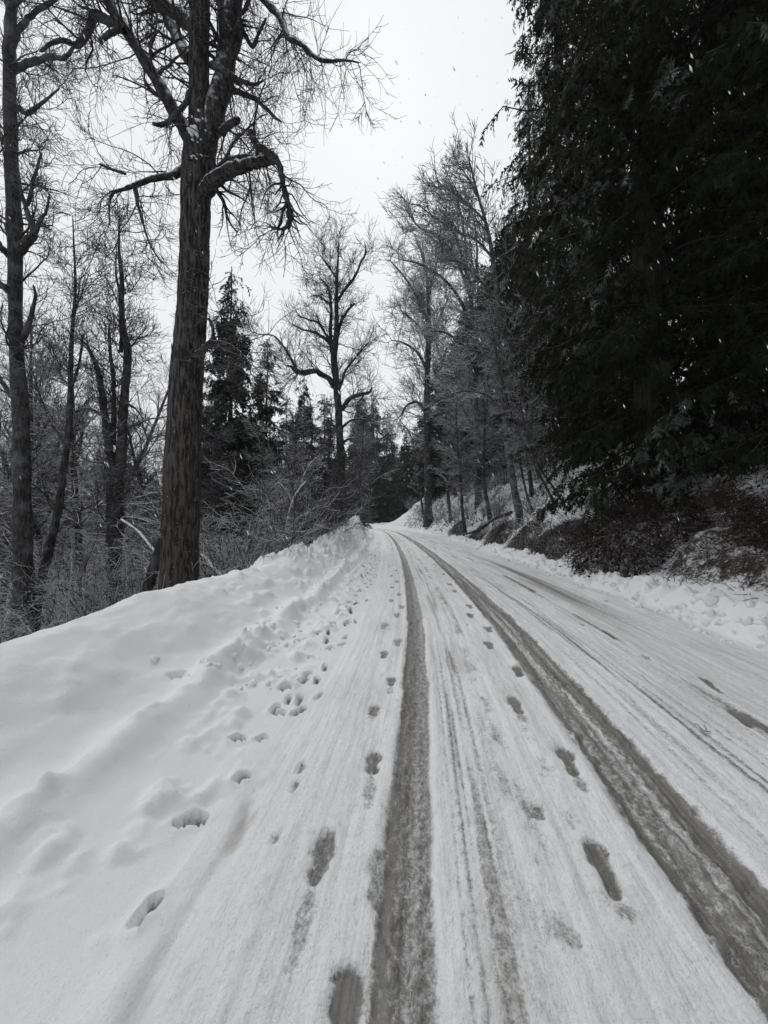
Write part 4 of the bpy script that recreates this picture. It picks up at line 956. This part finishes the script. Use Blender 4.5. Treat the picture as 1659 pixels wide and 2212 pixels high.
def mound(i, s, y, sc, label, rz, group=None):
    x = float(L(y)) + s
    o = link('bracken_mound', MOUND[i], label=label, category='undergrowth'); o.location = (x, y, ground_z(x, y) - .05); o.scale = sc; o.rotation_euler = (0, -.75, rz)
    if group: o['group'] = group
mound(0, 5.75, 9.4, (1.0, 1.35, .95), 'large dark mound of dead bracken at the foot of the nearest cedar', .3)
mound(1, 5.8, 5.7, (.75, .95, .75), 'black mound of dead bracken low on the shaded slope near the frame edge', 2.0)
mound(0, 5.45, 13.2, (.7, 1.1, .32), 'brown bracken strip below the cut stump', 0.1)
mound(1, 5.5, 15.8, (.75, 1.2, .34), 'brown bracken strip below the pale leaning alder', .1)
mound(0, 5.45, 19.2, (.75, 1.2, .3), 'low brown bracken strip where the cut bank meets the road snow', 0.2)
mound(1, 5.5, 23.5, (.8, 1.4, .3), 'far bracken strip beside the slanting fallen log', 0.1)
mound(0, 5.5, 29.5, (.8, 1.7, .3), 'farthest bracken strip along the foot of the bank', 0.1)
mound(0, 5.5, 4.3, (.4, .7, .45), 'dark bracken tangle at the frame edge directly behind the smooth berm', 1.5)

def scatter_twigs(name, s0, s1, y0, y1, n, ln, seed, mat, r=.006, label='', up=.5, power=1.0):
    rng = np.random.default_rng(seed); s = rng.uniform(s0, s1, n); y = y0 * (y1 / y0) ** rng.random(n)
    keep = fbm(s * .9, y * .7, 3, seed % 90) > .42; s, y = s[keep], y[keep]; n = len(s)
    x = L(y) + s; z = height(s, y)
    P = np.zeros((n, 4, 3)); P[:, 0] = np.stack([x, y, z - .02], -1)
    d = unit(np.stack([rng.normal(size=n), rng.normal(size=n), np.abs(rng.normal(size=n)) * up + .25], -1))
    l_ = ln * rng.uniform(.3, 1.2, n)
    for j in range(1, 4):
        d = unit(d + rng.normal(size=(n, 3)) * .16 + np.array([0, 0, -.10])); P[:, j] = P[:, j - 1] + d * (l_ / 3)[:, None]
    R = (np.maximum(y, 4) * .0007)[:, None] * np.array([1.4, 1.1, .8, .5]) + .002
    v, q = tubes([(P, R, 3)])
    link(name, mk_mesh(name, v, q, mats=[mat]), kind='stuff', label=label, category='undergrowth')
scatter_twigs('hillside_brush', 5.02, 10, 3, 60, 11000, .26, 501, M_BRACKEN, label='brown twigs and dead stalks poking through the snow of the hillside')
scatter_twigs('hillside_twigs', 5.5, 13, 8, 62, 5000, .9, 502, M_TWIG_FROST, up=.9, label='snow-lined twigs growing over the cut bank hillside')
scatter_twigs('ravine_brush', -14, -3.6, 5, 40, 6000, .8, 503, M_TWIG_FROST, up=1.0, label='frosted twigs and weeds covering the ravine floor')

# ---- logs, stump, road debris
def log(name, label, pts, r0, r1, mat, seed, cat='log'):
    pts = np.asarray(pts, float); base = pts[0]
    t = empty(name, tuple(base), label=label, category=cat)
    me, _ = limbs_to_mesh(name + '_wood', [(pts - base, np.linspace(r0, r1, len(pts)))], mat, n=26, sides=12, knob=.06, seed=seed)
    link('trunk', me, t)
    rng = np.random.default_rng(seed); P, R = resample(pts - base, np.linspace(r0, r1, len(pts)), 20)
    a = spawn(P[None], R[None], 9, .2, 1, 60, .5, 5, .15, (0, .05), .3, rng, rmin=.008)
    v, q = tubes([(a[0], a[1], 5)]); link('branch_stubs', mk_mesh('log_branches', v, q, mats=[mat]), t, kind='stuff')
log('fallen_log', 'snow-covered fallen log slanting down behind the massive cottonwood trunk', [cam_point(262, 1122, 9.6), cam_point(300, 1150, 9.5), cam_point(340, 1196, 9.3), cam_point(380, 1212, 9.1), cam_point(432, 1198, 9.0), cam_point(462, 1230, 8.9), cam_point(505, 1268, 8.8)], .03, .05, M_BARK_SNOWY, 61)
log('fallen_log', 'dark bare fallen pole slanting down the cut bank below the alder', [(x_, y_, ground_z(x_, y_) + .12) for x_, y_ in ((7.4, 21.5), (6.9, 22.8), (6.2, 24.6), (5.6, 26.5))], .10, .06, M_BARK_DARK, 62)
log('fallen_log', 'thin fallen trunk propped across the slope under the nearest cedar', [cam_point(1290, 1090, 11), cam_point(1345, 1135, 11), cam_point(1400, 1165, 10.8)], .05, .03, M_BARK_DARK, 63)

def wood_mat():
    m, nt, b = new_mat('cut_wood'); k = NB(nt); o = k.n('ShaderNodeTexCoord').outputs['Object']
    k.l(k.mix(k.noise(k.mapping(o, (10, 10, 2)), 2, 4), (.08, .07, .058), (.21, .19, .155)), b.inputs['Base Color']); b.inputs['Roughness'].default_value = .8
    return m
M_WOOD = wood_mat()
sx, sy = 6.5, 16.2
t = empty('tree_stump', (sx + .35, sy, ground_z(sx + .35, sy)), label='short pale weathered cut stump on the cut bank between alder and nearest cedar', category='stump')
v, q = tubes([(np.array([[[0, 0, -.4], [0.01, 0, -.05], [0, 0, .2], [-.02, 0, .42], [-.03, 0, .55]]]), np.array([[.24, .19, .16, .15, .145]]), 16)])
link('trunk', mk_mesh('stump_wood', v, q, mats=[M_WOOD]), t)
link('snow_cap', blob_mesh('stump_snow', [((-.03, 0, .56), .15)], M_SNOW, 3, .4), t)

def twig_debris():
    x, y = gp(1524, 1583); z = ground_z(x, y)
    t = empty('fallen_twig', (x, y, z + .01), label='small dark forked twig lying on the driven snow of the road', category='twig')
    P = np.array([[[-.035, 0, 0], [-.01, .01, .008], [.015, -.005, .006], [.045, .01, .002]], [[-.01, .01, .008], [-.02, .03, .02], [-.012, .05, .03], [-.02, .07, .022]], [[.01, 0, .006], [.02, .02, .02], [.02, .035, .03], [.03, .05, .03]]])
    v, q = tubes([(P, np.full((3, 4), .004), 5)])
    link('stem', mk_mesh('twig_debris', v, q, mats=[M_BARK_DARK]), t)
twig_debris()

# ---- lumps of ploughed snow
rng = np.random.default_rng(77)
def clods(name, label, s0, s1, y0, y1, n, r0, r1, seed):
    rng = np.random.default_rng(seed); V, Fc = [], []; off = 0
    import bmesh
    bm = bmesh.new(); bmesh.ops.create_icosphere(bm, subdivisions=2, radius=1.0)
    iv = np.array([x.co[:] for x in bm.verts]); fv = np.array([[y.index for y in x.verts] for x in bm.faces]); bm.free()
    for i in range(n):
        y = y0 * (y1 / y0) ** rng.random(); s = rng.normal((s0 + s1) / 2, (s1 - s0) / 2.5); r = r0 * (r1 / r0) ** (rng.random() ** 1.6)
        x = float(L(y)) + s; z = ground_z(x, y) + r * .1; o = rng.uniform(0, 50)
        k = 1 + .8 * (noise(iv[:, 0] * 1.6 + o, iv[:, 1] * 1.6 + iv[:, 2] * 1.4 + o) - .5)
        V.append(iv * k[:, None] * r * rng.uniform(.7, 1.3, 3) + (x, y, z)); Fc.append(fv + off); off += len(iv)
    o = link(name, mk_mesh(name, np.concatenate(V), tris=np.concatenate(Fc), mats=[M_SNOW]), kind='stuff', label=label, category='snow')
clods('snow_clods', 'crumbly lumps of ploughed snow along the foot of the berm', 4.15, 4.65, 3.0, 45, 420, .02, .075, 5)
clods('snow_crumbs', 'small snow lumps along the lip of the roadside snowbank', -1.9, -1.3, 3.0, 40, 260, .01, .04, 6)

# ---- falling snow
def flakes(n, seed):
    rng = np.random.default_rng(seed)
    y = rng.uniform(.9, 1, n) * 14 * rng.random(n) ** .6 + .9
    x = rng.uniform(-1.1, 1.1, n) * y; z = CAM_Z + rng.uniform(-.3, 1.4, n) * y
    keep = z > .6
    keep &= ~((x - L(y) < -2.6) & (y > 6)); x, y, z = x[keep], y[keep], z[keep]; n = len(x)
    o = np.array([[1, 0, 0], [-1, 0, 0], [0, 1, 0], [0, -1, 0], [0, 0, 1], [0, 0, -1.0]])
    f = np.array([[0, 2, 4], [2, 1, 4], [1, 3, 4], [3, 0, 4], [2, 0, 5], [1, 2, 5], [3, 1, 5], [0, 3, 5]])
    r = .003 + .012 * rng.random(n) ** 3.5 * np.clip(y / 4, .35, 1.3)
    V = np.array([x, y, z]).T[:, None] + (o[None] * rng.uniform(.5, 1.2, (n, 6, 1)) * np.array([.75, .75, 2.6])) * r[:, None, None]
    V[:, 4, 0] -= r * 1.1; V[:, 5, 0] += r * 1.1
    m, nt, b = new_mat('snowflake'); b.inputs['Base Color'].default_value = (.85, .86, .88, 1); b.inputs['Roughness'].default_value = .8
    link('falling_snow', mk_mesh('falling_snow', V.reshape(-1, 3), tris=(f[None] + (np.arange(n) * 6)[:, None, None]).reshape(-1, 3), mats=[m]), kind='stuff', label='snowflakes drifting down over the road', category='snow')
flakes(1900, 9)
